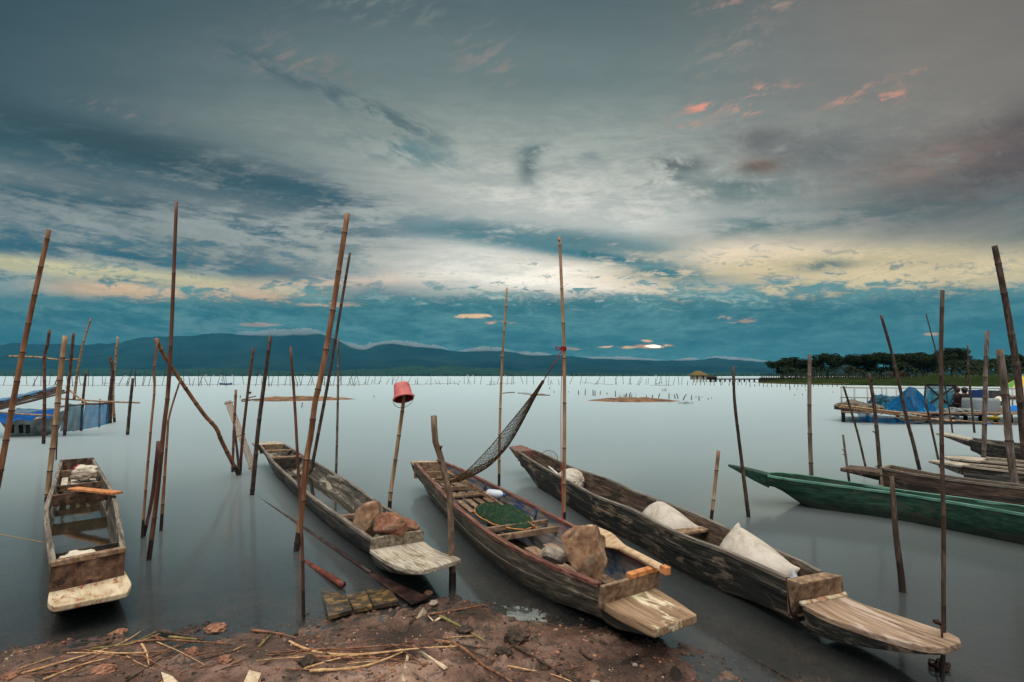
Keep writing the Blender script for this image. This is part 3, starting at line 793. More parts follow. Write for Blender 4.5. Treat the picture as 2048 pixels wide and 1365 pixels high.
b3.cross('thwart', .07, .26, .03, .05, 'board_tan'); b3.cross('thwart', .10, .20, .14, .02, 'board_tan'); b3.cross('thwart', .24, .2, .03, .05, 'board_tan'); b3.cross('thwart', .33, .21, .14, .022, 'board_tan')
b3.slats('floor_slat', .25, .325, .16, 4, 'board_tan', .7); b3.slats('floor_slat', .345, .47, .17, 5, 'board_tan', .6); b3.slats('floor_slat', .105, .2, .17, 3, 'board_tan', .8)
b3.cross('thwart', .655, .235, .03, .04, 'board_tan'); b3.cross('thwart', .70, .22, .035, .05, 'board_tan')
b3.slats('floor_slat', .72, .985, .13, 3, 'board_tan', .55)
b3.bilge(.5, .71, .075)

# the long dark boat with three sacks
b4 = Boat('wooden_boat', 'longest dark boat with three white sacks inside and a long worn bow board',
          [(1037, 904), (1062, 921), (1094, 940), (1141, 966), (1190, 992), (1258, 1018), (1347, 1064), (1450, 1103), (1572, 1157)], [(1070, 901), (1092, 910), (1117, 922), (1159, 940), (1216, 958), (1272, 983), (1352, 1013), (1422, 1041), (1497, 1077), (1567, 1106), (1645, 1144)],
          (.40, .34, .33, .33, .33), floor=.03, rb=.68, mats=('hull_dark', 'hull_dark_inside'), rim='rim_grey', strake=.30, ends=(.16, .05), thick=.028, rimw=.03)
b4.end_board(False, .25, 'red_inside', 'stern_board', .03)
b4.deck([(1040, 905), (1030, 901), (1018, 893)], [(1068, 901), (1056, 895), (1042, 890)], (.36, .39, .42), 'red_inside', .035, .15, name='stern_deck', under='hull_dark')
mb = MB(b4.inv)
q = [gp(1572, 1157, .335), gp(1602, 1168, .345), gp(1685, 1151, .345), gp(1645, 1144, .335)]
lo_ = [gp(1572, 1157, .335), gp(1604, 1203, .215), gp(1690, 1188, .215), gp(1645, 1144, .335)]; lo_[0] = Vector((lo_[0].x, lo_[0].y, .1)); lo_[3] = Vector((lo_[3].x, lo_[3].y, .1)); lo_[1].z = .2; lo_[2].z = .2
mb.loft([lo_, q], True, True, True); mb.build('bow_seat', MATS['board_tan'], b4.root, bevel=.008)
b4.deck([(1603, 1207), (1650, 1232), (1705, 1252), (1760, 1270), (1810, 1284), (1850, 1292), (1885, 1296)], [(1692, 1192), (1730, 1209), (1785, 1227), (1840, 1245), (1888, 1261), (1916, 1274), (1922, 1284)], (.215, .20, .205, .22, .235, .24), 'tan_deck', .035, .165, under='hull_dark')
mb = MB(b4.inv); pp = [gp(lerp(1602, 1690, k / 10), lerp(1208, 1190, k / 10), .216) for k in range(11)]
mb.tube(pp, [.016 + .006 * mn.noise(q_ * 30) for q_ in pp], 7); mb.build('caulking', MATS['cream_deck'], b4.root, True)
b4.cross('thwart', .76, .25, .12, .022, 'board_tan'); b4.cross('thwart', .22, .2, .05, .03, 'board_tan')
l0, r0 = b4.inner(.34, .2); l1, r1 = b4.inner(.56, .17)
mb = MB(b4.inv); mb.beam(l0.lerp(r0, .25), l1.lerp(r1, .3), .12, .02); mb.build('floor_board', MATS['board_pale'], b4.root, bevel=.003)
b4.slats('floor_slat', .02, .12, .2, 3, 'board_pale', .6)

# the green boat
b5 = Boat('wooden_boat', 'slender green painted canoe with a long pointed bow',
          [(1535, 951), (1560, 956), (1640, 967), (1781, 985), (1900, 1004), (2048, 1029), (2200, 1055)], [(1537, 946), (1566, 946), (1625, 953), (1786, 978), (1900, 993), (2048, 1013), (2200, 1035)],
          (.36, .33, .30, .30, .30), floor=.05, rb=.62, mats=('green_hull', 'green_hull'), rim='green_rim', ends=(.22, .0), thick=.03, rimw=.03)
b5.deck([(1537, 951), (1500, 941), (1470, 934), (1456, 930)], [(1539, 946), (1500, 936), (1472, 931), (1457, 928.5)], (.355, .40, .45, .48), 'green_hull', .02, .16, under='green_hull', bev=.004)

# boats moored in the row on the right
b6 = Boat('wooden_boat', 'dark brown plank boat with a narrow landing board behind the green canoe',
          [(1764, 936), (1800, 944), (1886, 957), (1960, 967), (2048, 977), (2150, 990), (2420, 1024)], [(1783, 931), (1830, 940), (1886, 950), (1960, 960), (2048, 970), (2150, 980), (2420, 1008)],
          (.36, .34, .34, .34), floor=.05, rb=.75, mats=('hull_dark_inside', 'board_tan'), rim='rim_grey', ends=(.02, .0), n=20)
b6.deck([(1765, 947), (1722, 941), (1680, 936)], [(1785, 941), (1738, 934), (1700, 930)], (.24, .27, .30), 'hull_dark_inside', .05, .12, under='hull_dark')
b6.end_board(False, .1, 'board_grey', 'stern_board', .03)
b7 = Boat('wooden_boat', 'grey canoe with a long pale pointed bow beyond the brown plank boat',
          [(1925, 931), (1962, 936), (2048, 946), (2150, 957), (2420, 987)], [(1940, 928), (1975, 931), (2048, 938), (2150, 948), (2420, 974)],
          (.34, .32, .32), floor=.05, rb=.68, mats=('hull_grey', 'hull_grey_inside'), rim='rim_pale', ends=(.1, .0), n=16)
b7.deck([(1926, 932), (1890, 926), (1857, 921)], [(1941, 928), (1900, 922), (1862, 919.5)], (.33, .38, .42), 'pale_deck', .03, .14)
b8 = Boat('wooden_boat', 'pale plank boat whose bow ends at the tall grey posts',
          [(1962, 922), (2000, 926), (2048, 931), (2150, 940), (2420, 964)], [(1972, 915), (2010, 918), (2048, 922), (2150, 930), (2420, 951)],
          (.36, .34, .34), floor=.05, rb=.7, mats=('hull_tan', 'hull_grey_inside'), rim='rim_pale', ends=(.1, .0), n=16)
b8.deck([(1963, 922), (1920, 918), (1888, 914)], [(1973, 916), (1930, 913), (1895, 911.5)], (.35, .37, .40), 'pale_deck', .03, .14)
b9 = Boat('wooden_boat', 'grey dugout with an upswept pale bow nearest the blue net platform',
          [(1939, 880), (1975, 887), (2010, 892), (2048, 896), (2150, 905), (2400, 927)], [(1944, 876), (1985, 881), (2015, 884), (2048, 888), (2150, 896), (2400, 915)],
          (.36, .34, .34), floor=.05, rb=.65, mats=('hull_grey', 'hull_grey_inside'), rim='rim_grey', ends=(.14, .0), n=16)
b9.deck([(1940, 880), (1905, 872), (1871, 866)], [(1946, 877), (1910, 869), (1884, 865)], (.36, .43, .48), 'pale_deck', .035, .14)

# ------------------------------------------------------------------ poles standing in the lake
mottled('bamboo_orange', C(80, 54, 38), C(128, 88, 60), C(166, 124, 88), (6, 6, .7), 3, .55, .2, .003, .3, 7)
mottled('bamboo_tan', C(104, 80, 58), C(154, 124, 92), C(188, 162, 128), (6, 6, .7), 3, .55, .2, .003, .3, 7)
mottled('bamboo_red', C(54, 33, 26), C(86, 55, 42), C(120, 86, 66), (6, 6, .7), 3, .55, .2, .003, .3, 7)
mottled('bamboo_dark', C(34, 26, 22), C(66, 52, 43), C(108, 90, 76), (7, 7, 1.2), 4, .65, .3, .003, .5, 8)
mottled('pole_grey', C(58, 50, 44), C(104, 92, 82), C(146, 134, 122), (7, 7, .9), 4, .8, .4, .004, .5, 8)
mottled('bark', C(52, 42, 34), C(104, 86, 70), C(146, 126, 106), (5, 5, 1.5), 5, .9, .9, .012, .6, 9)
plain('node_ring', C(62, 42, 28), .6)
plain('wet_wood', C(46, 34, 27), .35)
plain('cut_end', C(90, 66, 44), .8)
def stalk(mb, pts, w0, w1, nodes=.24, wet=.12, sides=9, jit=0.0, rnd=random, z0=0.0):
    """bamboo or stick as a tube with node rings; materials 0 body, 1 node, 2 wet foot, 3 cut end"""
    L = sum((b - a).length for a, b in zip(pts, pts[1:])); n = max(8, int(L / .09))
    C_ = catmull(pts, n); P, Rd, Ms = [], [], []
    acc = rnd.uniform(.05, nodes) if nodes else 1e9
    run = 0
    for i, p in enumerate(C_):
        r = lerp(w0, w1, i / (n - 1)) / 2
        foot = 2 if p.z < z0 + wet else 0
        if i: run += (p - C_[i - 1]).length
        if run > acc and 0 < i < n - 1:
            d = (C_[i + 1] - C_[i - 1]).normalized(); h = r * .45
            for k, (o_, rr, mm) in enumerate(((-1.6, 1.0, 0), (-.7, 1.16, 1), (.1, 1.10, 1), (.7, .98, 0))):
                P.append(p + d * h * o_); Rd.append(r * rr); Ms.append(mm if foot == 0 else 2)
            acc = run + nodes * rnd.uniform(.8, 1.25)
        else:
            P.append(p); Rd.append(r); Ms.append(foot)
    # hollow cut top
    d = (P[-1] - P[-2]).normalized()
    P += [P[-1] + d * .001, P[-1] - d * .02]; Rd += [Rd[-1] * .72, Rd[-1] * .62]; Ms[-1] = Ms[-1]; Ms += [3, 3]
    mb.tube(P, Rd, sides, 0, Ms, True, jit)
BM = lambda m: [MATS[m], MATS['node_ring'], MATS['wet_wood'], MATS['cut_end']]
def pole(label, px, w0, w1, mat='bamboo_tan', lean=0.0, nodes=.24, name='bamboo_pole', cat='pole', wet=.085, jit=0.0, twigs=(), Y=None, group='poles standing in the lake', sides=9):
    """px: pixels from the foot (on the water) to the top; w0,w1 pixel widths; lean: metres the top stands nearer or farther"""
    b = gp(*px[0]) if Y is None else at(*px[0], Y); Y0 = b.y
    tot = abs(px[-1][1] - px[0][1]) or 1
    pts = [at(x, y, Y0 + lean * abs(y - px[0][1]) / tot) for x, y in px]
    if Y is None: pts = [pts[0] - (pts[1] - pts[0]).normalized() * .3] + pts
    mb = MB(); rnd = random.Random(hash(label) % 1000 if False else sum(map(ord, label)))
    stalk(mb, pts, w0 * Y0 / F, w1 * Y0 / F, nodes, wet if Y is None else -9, sides, jit, rnd)
    for x, y, x2, y2, w in twigs:
        a = at(x, y, Y0); c = at(x2, y2, Y0 - .05); mb.tube([a, a.lerp(c, .5) + Vector((0, 0, .01)), c], [w * Y0 / F / 2, w * Y0 / F / 2.4, w * Y0 / F / 4], 5, 0)
    o = mb.build(name, BM(mat), None, True, (pts[0].x, pts[0].y, 0) if Y is None else tuple(pts[0]))
    tag(o, label, cat, group); return o, pts
pole('thick pale bamboo leaning at the left edge of the view', [(-30, 1095), (0, 945), (48, 690), (98, 460)], 11, 8, 'bamboo_orange')
pole('pale jointed bamboo right behind the stern of the left edge boat', [(94, 1003), (100, 940), (113, 830), (124, 720), (131, 672)], 9, 9, 'bamboo_tan')
pole('slim bent bamboo crossing the left end of the crossbar', [(87, 888), (89, 800), (89, 715), (95, 690), (99, 660)], 6, 5, 'bamboo_red')
pole('red brown bamboo rising from the blue net edge, under the crossbar end', [(129, 872), (135, 790), (142, 720), (147, 667)], 6, 5, 'bamboo_red')
pole('thin whip of bamboo curving right above the crossbar', [(148, 800), (155, 745), (166, 690), (182, 637)], 5, 3, 'bamboo_tan', Y=14.5)
pole('straight bamboo through the middle of the blue net panel', [(162, 862), (166, 800), (172, 742)], 5, 4, 'bamboo_red')
pole('short thin stake at the blue net panel', [(198, 855), (200, 798)], 3, 3, 'bamboo_tan')
pole('thick dark bent pole at the right end of the blue net', [(214, 848), (219, 800), (225, 745), (220, 714)], 6, 6, 'bamboo_dark')
pole('tall slim jointed bamboo at the right end of the blue net', [(229, 845), (226, 790), (229, 740), (236, 674)], 5, 4, 'bamboo_tan')
pole('short stake beside the thick bent pole at the net end', [(221, 847), (222, 800), (223, 758)], 5, 5, 'bamboo_red')
pole('lone short dark pole right of the blue net', [(255, 870), (260, 812), (266, 757)], 6, 5, 'bamboo_dark')
pole('thin dark stick in the water behind the left edge boat', [(112, 920), (114, 880), (116, 842)], 3, 2, 'bamboo_dark', nodes=0)
o, _ = pole('pale crossbar of bamboo tied across the poles at the left', [(19, 713), (75, 715), (120, 720), (158, 719)], 4, 3, 'bamboo_tan', Y=14.1)
pole('thin orange bamboo curving down left of the tall dark pole', [(284, 1076), (293, 960), (303, 845), (309, 780), (308, 740), (316, 677)], 5, 4, 'bamboo_orange')
pole('crooked bamboo branch slanting down to the canoe post', [(477, 950), (444, 884), (432, 856), (404, 824), (340, 730), (311, 678)], 8, 6, 'bamboo_orange', lean=-1.2)
pole('tallest dark red pole at the left, rising over the mountains', [(298, 1120), (307, 1049), (318, 955), (329, 845), (336, 785), (343, 660), (353, 404)], 9, 6, 'bamboo_red', nodes=.5)
pole('thin bamboo leaning beside the tallest dark red pole', [(322, 1062), (329, 955), (335, 868), (339, 830), (362, 756)], 7, 3, 'bamboo_orange')
pole('short grey red post in front of the tallest dark red pole', [(288, 1073), (304, 998), (311, 940), (317, 883)], 6, 7, 'bamboo_red', nodes=0)
pole('short bamboo post behind the slatted ladder', [(465, 944), (468, 860), (472, 780)], 5, 5, 'bamboo_orange')
pole('dark prop slanting to the foot of the crooked branch', [(479, 951), (474, 900), (468, 850)], 6, 4, 'bamboo_dark')
pole('slim dark red pole behind the slatted ladder', [(480, 948), (485, 880), (495, 790), (507, 696)], 6, 5, 'bamboo_red', nodes=.5)
pole('dark mottled pole at the stern of the grey dugout', [(504, 990), (509, 941), (517, 855), (530, 755), (541, 674)], 9, 7, 'bamboo_dark', nodes=.4)
pole('slim brown pole standing nearest, before the grey dugout', [(607, 1236), (606, 1150), (604, 1080), (600, 1010), (595, 910), (589, 800), (581, 694)], 7, 5, 'bamboo_red', nodes=.4)
pole('thick golden bamboo leaning right in front of the grey dugout', [(593, 1102), (602, 1036), (607, 977), (615, 907), (622, 870), (631, 800), (641, 760), (661, 650), (678, 540), (695, 428)], 12, 10, 'bamboo_orange', nodes=.33)
pole('dark slanting pole beyond the thick golden bamboo', [(618, 960), (627, 918), (640, 850), (657, 760), (673, 667), (700, 506)], 7, 5, 'bamboo_dark', nodes=.45)
pole('thin grey bamboo with a pointed tip beyond the grey dugout', [(672, 951), (674, 880), (676, 780), (677, 677)], 5, 4, 'pole_grey')
bp_, bpts = pole('bamboo pole carrying an upturned red bucket', [(779, 1017), (782, 980), (790, 926), (799, 862), (806, 812), (809, 775)], 8, 7, 'bamboo_tan', nodes=.3)
gn, gpts = pole('gnarled bent tree post between the grey dugout and the brown boat', [(905, 1172), (904, 1120), (899, 985), (893, 970), (889, 948), (878, 902), (870, 877), (868, 832)], 14, 12, 'bark', nodes=0, name='gnarled_post', jit=.28, sides=12, twigs=((884, 930, 874, 921, 8), (880, 900, 884, 893, 6)))
pole('slender bamboo with short side twigs beyond the brown boat', [(998, 972), (999, 889), (1001, 802), (1005, 715), (1014, 576)], 6, 4, 'bamboo_tan', nodes=.3, twigs=((1005, 715, 1000, 712, 3), (1009, 650, 1014, 645, 3), (1012, 616, 1017, 613, 3)))
hp, hpts = pole('tall bamboo to which the hanging net is tied', [(1128, 1058), (1128, 980), (1129, 814), (1128, 690), (1124, 590), (1119, 474)], 8, 6, 'bamboo_tan', nodes=.33, twigs=((1120, 484, 1115, 479, 4),))
pole('short bamboo stake beyond the longest dark boat', [(1422, 1044), (1428, 990), (1437, 902)], 6, 7, 'bamboo_tan', nodes=.25)
pole('dark bent pole in front of the green canoe bow', [(1497, 1034), (1488, 960), (1478, 880), (1469, 800), (1467, 733)], 8, 5, 'bamboo_dark', nodes=.4, jit=.12)
pole('straight grey brown pole standing at the green canoe', [(1625, 997), (1623, 960), (1619, 840), (1619, 710)], 8, 7, 'pole_grey', nodes=.3)
pole('short thin stake with twigs at the narrow landing board', [(1699, 968), (1693, 925), (1686, 870)], 5, 4, 'pole_grey', nodes=0, twigs=((1690, 905, 1684, 899, 2.5), (1691, 912, 1684, 909, 2)))
pole('slim leaning bamboo left of the twiggy pole by the brown plank boat', [(1732, 938), (1716, 870), (1700, 815), (1687, 773)], 4, 4, 'bamboo_dark')
pole('twiggy dark pole at the bow of the brown plank boat', [(1762, 969), (1756, 889), (1748, 810), (1738, 748)], 8, 6, 'bamboo_dark', nodes=.5, jit=.1, twigs=((1752, 868, 1745, 863, 3), (1759, 938, 1751, 933, 3), (1741, 765, 1746, 757, 5)))
pole('jointed leaning bamboo crossing in front of the blue net cone', [(1839, 940), (1826, 885), (1813, 836), (1786, 716), (1762, 631)], 7, 5, 'bamboo_dark', nodes=.45)
pole('whip thin stick rising behind the tall foreground pole', [(1905, 866), (1901, 836), (1888, 763), (1877, 722), (1852, 628)], 3, 2, 'bamboo_dark', nodes=0)
pole('thin leaning stick between the blue net cone and the tall foreground pole', [(1880, 935), (1866, 870), (1850, 797)], 4, 4, 'bamboo_dark')
fp, fpts = pole('tall dark foreground pole behind the tip of the longest bow board', [(1884, 1352), (1887, 1290), (1887, 1165), (1887, 1040), (1885, 960), (1883, 860), (1882, 700), (1885, 581)], 8, 7, 'bamboo_dark', nodes=.4)
pole('thin pole in front of the two seated people', [(1949, 866), (1939, 763), (1935, 691)], 4, 3, 'bamboo_dark')
pole('upright grey bamboo in the middle of the right hand boats', [(1967, 932), (1970, 801), (1972, 720), (1975, 662)], 8, 7, 'pole_grey', nodes=.4)
pole('thickest pale grey post, cut square, at the right hand boats', [(2036, 1005), (2021, 909), (2009, 777), (1999, 699)], 13, 12, 'pole_grey', nodes=.6, jit=.08)
pole('thick dark pole leaning left at the right edge, topmost of the right hand poles', [(2060, 962), (2049, 895), (2041, 807), (2033, 733), (2021, 660), (2005, 570), (1989, 492)], 13, 10, 'bamboo_dark', nodes=.5, jit=.06)
pole('short dark stub with a thickened foot right of the dark boat', [(1805, 1184), (1802, 1150), (1792, 1071), (1783, 953)], 14, 8, 'bamboo_dark', nodes=0, wet=.16)
pole('grey pole lashed level at the right edge', [(2014, 795), (2060, 796), (2110, 796)], 8, 8, 'pole_grey', nodes=0, Y=11.5)

# rope knot at the foot of the tall foreground pole
plain('old_rope', C(58, 40, 30), .9); plain('red_cord', C(150, 44, 40), .7); plain('pale_string', C(150, 128, 96), .9)
mb = MB(); rnd = random.Random(3); c = gp(1884, 1340); 
for k in range(5):
    pts = []
    r = rnd.uniform(.02, .05); cx = c + Vector((rnd.uniform(-.03, .01), rnd.uniform(-.02, .02), rnd.uniform(-.01, .03)))
    for q in range(13):
        a = q / 12 * 6.6; pts.append(cx + Vector((math.cos(a) * r, math.sin(a) * r * .8, .012 * math.sin(a * 2 + k) + rnd.uniform(-.004, .004))))
    mb.tube(pts, .006, 6)
mb.tube([c + Vector((-.04, 0, .02)), c + Vector((-.03, -.01, .06)), c + Vector((-.012, -.01, .065)), c + Vector((-.01, 0, .02))], .005, 6)
tag(mb.build('rope', MATS['old_rope'], None, True, tuple(c)), 'dark knotted rope round the foot of the tall foreground pole', 'rope')
# sandals-like bits of driftwood on the far side of the bow tip
mb = MB(); a = at(1868, 1243, 2.83); b = at(1882, 1250, 2.83); mb.tube([a, a.lerp(b, .5) + Vector((0, 0, .006)), b], [.010, .014, .006], 7); mb.tube([b, at(1884, 1262, 2.80), at(1884, 1290, 2.78)], .006, 6)
tag(mb.build('cord_loop', MATS['old_rope'], None, True, tuple(a)), 'dark loop of cord on the tall foreground pole beside the bow tip', 'cord')

# red bucket upside down on its pole
m, t, p, o = newmat('red_plastic'); n = noise(t, objcoord(t), 9, 6, .7)
t.links.new(rampc(t, n, [(.35, C(168, 80, 76)), (.6, C(200, 106, 100)), (.75, C(220, 152, 146))]), p.inputs['Base Color']); p.inputs['Roughness'].default_value = .5
plain('bucket_inside', C(130, 44, 42), .6); plain('black_wire', C(24, 24, 26), .5)
Yb = bpts[1].y; top = at(803, 769, Yb); rim = at(811, 801, Yb); ax = (rim - top).normalized(); ax = (ax + Vector((0, -.42, 0))).normalized()
rim = top + ax * .2; u = ax.orthogonal().normalized(); w = ax.cross(u)
root = empty('bucket', tuple(rim)); tag(root, 'faded red plastic bucket hung upside down on a pole', 'bucket')
inv = Matrix.Translation(-rim)
def ringp(d, r, n=36): return [top + ax * d + u * (math.cos(2 * math.pi * k / n) * r) + w * (math.sin(2 * math.pi * k / n) * r) for k in range(n)]
mb = MB(inv)
prof = [(d_ * 1.28, r_ * 1.42) for d_, r_ in [(0, .004), (0, .060), (.006, .066), (.03, .069), (.13, .079), (.133, .086), (.148, .088), (.156, .087), (.156, .080), (.135, .076), (.03, .065), (.010, .060), (.010, .004)]]
mb.loft([ringp(d, r) for d, r in prof], True, True, True, 0, lambda i, j: 1 if i >= 8 else 0)
mb.build('bucket_body', [MATS['red_plastic'], MATS['bucket_inside']], root, True)
mb = MB(inv); side = Vector((1, 0, 0)); side = (side - ax * side.dot(ax)).normalized()
pts = []
for k in range(15):
    a = math.pi * k / 14; pts.append(rim - ax * .02 + side * (.128 * math.cos(a)) + Vector((0, -.02, -1)).normalized() * (.12 * math.sin(a)))
mb.tube(pts, .0032, 6); mb.build('handle', MATS['black_wire'], root, True)
for sg in (1, -1):
    mb = MB(inv); q = rim - ax * .02 + side * (.128 * sg); mb.tube([q - side * .012 * sg, q + side * .008 * sg], .009, 8); mb.build('handle_lug', MATS['red_plastic'], root, True)

# slatted bamboo ladder leaning by the canoe
m_ = 'bamboo_tan'
root = empty('slatted_gangway', tuple(gp(507, 948))); tag(root, 'pale bamboo slat gangway leaning between the dark poles', 'gangway')
inv = Matrix.Translation(-gp(507, 948)); Y0 = gp(507, 948).y
for k in range(5):
    f = k / 4; mb = MB(inv); a = at(lerp(450, 461, f), lerp(804, 801, f), Y0 + .25); b = at(lerp(503, 513, f), lerp(944, 936, f), Y0)
    mb.beam(a, b, 1.75 * Y0 / F, .012, (.3, -1, .3)); mb.build('slat', MATS['bamboo_tan'], root, bevel=.003)
for f in (.03, .5, .96):
    mb = MB(inv); a = at(lerp(448, 500, f), lerp(804, 944, f), Y0 + .27 - .25 * f); b = at(lerp(464, 516, f), lerp(801, 936, f), Y0 + .27 - .25 * f)
    mb.tube([a, b], .012, 6); mb.build('crosspiece', MATS['bamboo_dark'], root, True)

# hanging net and its cords
Yh = hpts[1].y
k0 = at(1126, 697, Yh - .03)
mb = MB(); rnd = random.Random(4)
for k in range(4):
    pts = [k0 + Vector((math.cos(a) * .027, math.sin(a) * .027, .010 * k - .015 + .006 * math.sin(a * 2))) + Vector((.010, .03, 0)) for a in [q / 10 * 6.4 for q in range(11)]]
    mb.tube(pts, .005, 6)
mb.tube([k0 + Vector((-.02, 0, 0)), at(1117, 696, Yh - .05), at(1112, 692, Yh - .05), at(1111, 697, Yh - .05), at(1116, 701, Yh - .04), k0 + Vector((-.02, 0, -.01))], .006, 6)
mb.tube([k0, at(1108, 728, Yh), at(1087, 762, Yh + .03)], .005, 6)
tag(mb.build('tie_cord', MATS['red_cord'], None, True, tuple(k0)), 'dark red cord knotted round the tall bamboo', 'cord')
mb = MB(); mb.tube(catmull([k0, at(1122, 800, Yh - .1), at(1122, 900, 4.9), at(1123, 960, 4.75), at(1126, 1050, 4.5), gp(1129, 1088, .2)], 24), .0035, 5)
tag(mb.build('red_string', MATS['red_cord'], None, True, tuple(k0)), 'thin red string hanging from the tall bamboo into the brown boat', 'string')
mottled('net_brown', C(50, 38, 26), C(92, 70, 46), C(124, 98, 66), (8, 8, 8), 6, .9, 0)
mc = [(1087, 762), (1064, 800), (1037, 843), (1003, 893), (968, 928), (930, 951), (896, 962), (869, 960)]
ce = catmull([at(x, y, lerp(Yh + .03, 6.3, i / 7)) for i, (x, y) in enumerate(mc)], 60)
mb = MB(); NS = 15
def net_pt(i, s):
    a = i / 59; wv = .012 + .085 * math.sin(math.pi * min(1, a ** 1.25)) ** 1.1
    p = ce[i]; d = (ce[min(59, i + 1)] - ce[max(0, i - 1)]).normalized(); sd_ = Vector((.9, 0, .45)); sd_ = (sd_ - d * sd_.dot(d)).normalized(); nrm = sd_.cross(d)
    return p + sd_ * (wv * s) + nrm * (wv * .75 * (s * s - .5)) + Vector((0, 0, -.02 * (1 - s * s) * math.sin(math.pi * a)))
for k in range(NS):
    for ph in (0, 1):
        pts = []
        for i in range(60):
            s_ = (k + .5) / NS * 2 - 1 + (1 / NS) * .9 * (1 if (i + ph) % 2 else -1) * min(1, i / 8)
            pts.append(net_pt(i, s_) + Vector((0, 0, .012 * mn.noise(Vector((k * .7, i * .22, ph))))))
        mb.tube(pts, .0036 * (1 + .5 * mn.noise(Vector((k * 3.1, ph, 0)))), 3, caps=False)
for s_ in (-1, 1): mb.tube([net_pt(i, s_) for i in range(60)], .005, 5)
tag(mb.build('hanging_net', MATS['net_brown'], None, False, tuple(ce[0])), 'brown net hammock slung from the tall bamboo down into the brown boat', 'net')

# ------------------------------------------------------------------ stones, sacks and gear in the boats
mottled('stone_tan', C(84, 62, 46), C(140, 108, 82), C(176, 146, 116), (1, 1, 1), 9, .9, .7, .012, .5, 10, C(118, 108, 90), 7)
mottled('stone_red', C(84, 54, 42), C(130, 88, 68), C(166, 124, 98), (1, 1, 1), 9, .9, .7, .012, .5, 10, C(120, 96, 78), 7)
mottled('stone_grey', C(96, 88, 80), C(150, 138, 124), C(186, 174, 158), (1, 1, 1), 9, .9, .7, .01, .5, 10)
m, t, p, o = newmat('sack_cloth')
n = noise(t, objcoord(t), 5, 9, .7, .6); w1 = noise(t, objcoord(t, (160, 14, 160)), 1, 3); w2 = noise(t, objcoord(t, (14, 160, 14)), 1, 3)
t.links.new(rampc(t, n, [(.3, C(140, 128, 112)), (.5, C(184, 176, 162)), (.7, C(206, 200, 188))]), p.inputs['Base Color']); p.inputs['Roughness'].default_value = .9
rn = t.nodes.new('ShaderNodeTexNoise'); rn.noise_type = 'RIDGED_MULTIFRACTAL'; rn.inputs['Scale'].default_value = 5.5; rn.inputs['Detail'].default_value = 3; rn.inputs['Distortion'].default_value = .8
t.links.new(objcoord(t, (1, 1.6, 1)), rn.inputs['Vector'])
bump(t, p, X(n) * .35 + X(rn.outputs['Fac']) * .9 + X(w1) * .12 + X(w2) * .12, .75, .016)
def ico(sub):
    b = bmesh.new(); bmesh.ops.create_icosphere(b, subdivisions=sub, radius=1); return b
def blob_build(b, name, mat, M_, label=None, cat=None, group=None, parent=None):
    me = bpy.data.meshes.new(name)
    for f in b.faces: f.smooth = True
    b.to_mesh(me); b.free(); me.materials.append(mat); o = bpy.data.objects.new(name, me); COL.objects.link(o); o.matrix_world = M_
    if parent: o.parent = parent
    return tag(o, label, cat, group)
def stone(label, c, dims, mat, seed, cuts=7, rot=(0, 0, 0), name='stone', cat='stone', group=None, sub=5, rough=.05):
    rnd = random.Random(seed); b = ico(sub)
    planes = []
    for k in range(cuts):
        d = Vector((rnd.gauss(0, 1), rnd.gauss(0, 1), rnd.gauss(0, 1))).normalized(); planes.append((d, rnd.uniform(.55, .85)))
    for v_ in b.verts:
        q = v_.co.copy()
        for d, h in planes:
            e = q.dot(d) - h
            if e > 0: q -= d * e * .92
        q *= 1 + rough * 1.6 * mn.fractal(q * 2.2 + Vector((seed, 0, 0)), 1, 2, 4) + rough * .5 * mn.fractal(q * 9 + Vector((seed, 3, 0)), 1, 2, 3)
        v_.co = Vector((q.x * dims[0], q.y * dims[1], q.z * dims[2]))
    from mathutils import Euler
    return blob_build(b, name, MATS[mat], Matrix.Translation(c) @ Euler(rot).to_matrix().to_4x4(), label, cat, group)
def stone_px(label, px, py, Y, w, h, mat, seed, **k):
    c = at(px, py, Y); s = Y / F; return stone(label, c, (w * s / 2, w * s / 2 * .8, h * s / 2), mat, seed, **k)
stone_px('pale brown upright rock at the back in the grey dugout bow', 740, 1040, 4.80, 62, 74, 'stone_tan', 15, rot=(0, .5, .3), name='rock', cat='rock')
stone_px('red brown flat topped rock at the front in the grey dugout bow', 782, 1050, 4.5, 80, 44, 'stone_red', 23, rot=(0, .05, -.35), name='rock', cat='rock')
stone_px('small red rock wedged at the right gunwale of the grey dugout', 817, 1050, 4.62, 48, 24, 'stone_red', 31, rot=(0, .3, 0), name='rock', cat='rock')
# big triangular stone
rnd = random.Random(2); b = ico(5); Ys = 3.62
for v_ in b.verts:
    q = v_.co.copy()
    for d, h in ((Vector((-.78, -.25, .57)), .52), (Vector((.86, -.3, .32)), .62), (Vector((-.72, .1, -.68)), .42), (Vector((.3, -.94, -.05)), .48), (Vector((-.25, -.9, .35)), .5), (Vector((.1, .2, .97)), .86), (Vector((.75, .3, -.6)), .66)):
        d = d.normalized(); e = q.dot(d) - h
        if e > 0: q -= d * e * .93
    q *= 1 + .10 * mn.fractal(q * 1.7, 1, 2, 4) + .035 * mn.fractal(q * 7, 1, 2, 4)
    v_.co = Vector((q.x * .205, q.y * .17, q.z * .205 + .02))
blob_build(b, 'boulder', MATS['stone_tan'], Matrix.Translation(at(1168, 1112, Ys)), 'big brown pointed stone in the bow of the brown boat', 'rock')
stone_px('small grey rounded stone beside the big brown one', 1110, 1110, 3.85, 54, 40, 'stone_grey', 8, cuts=4, name='rock', cat='rock')

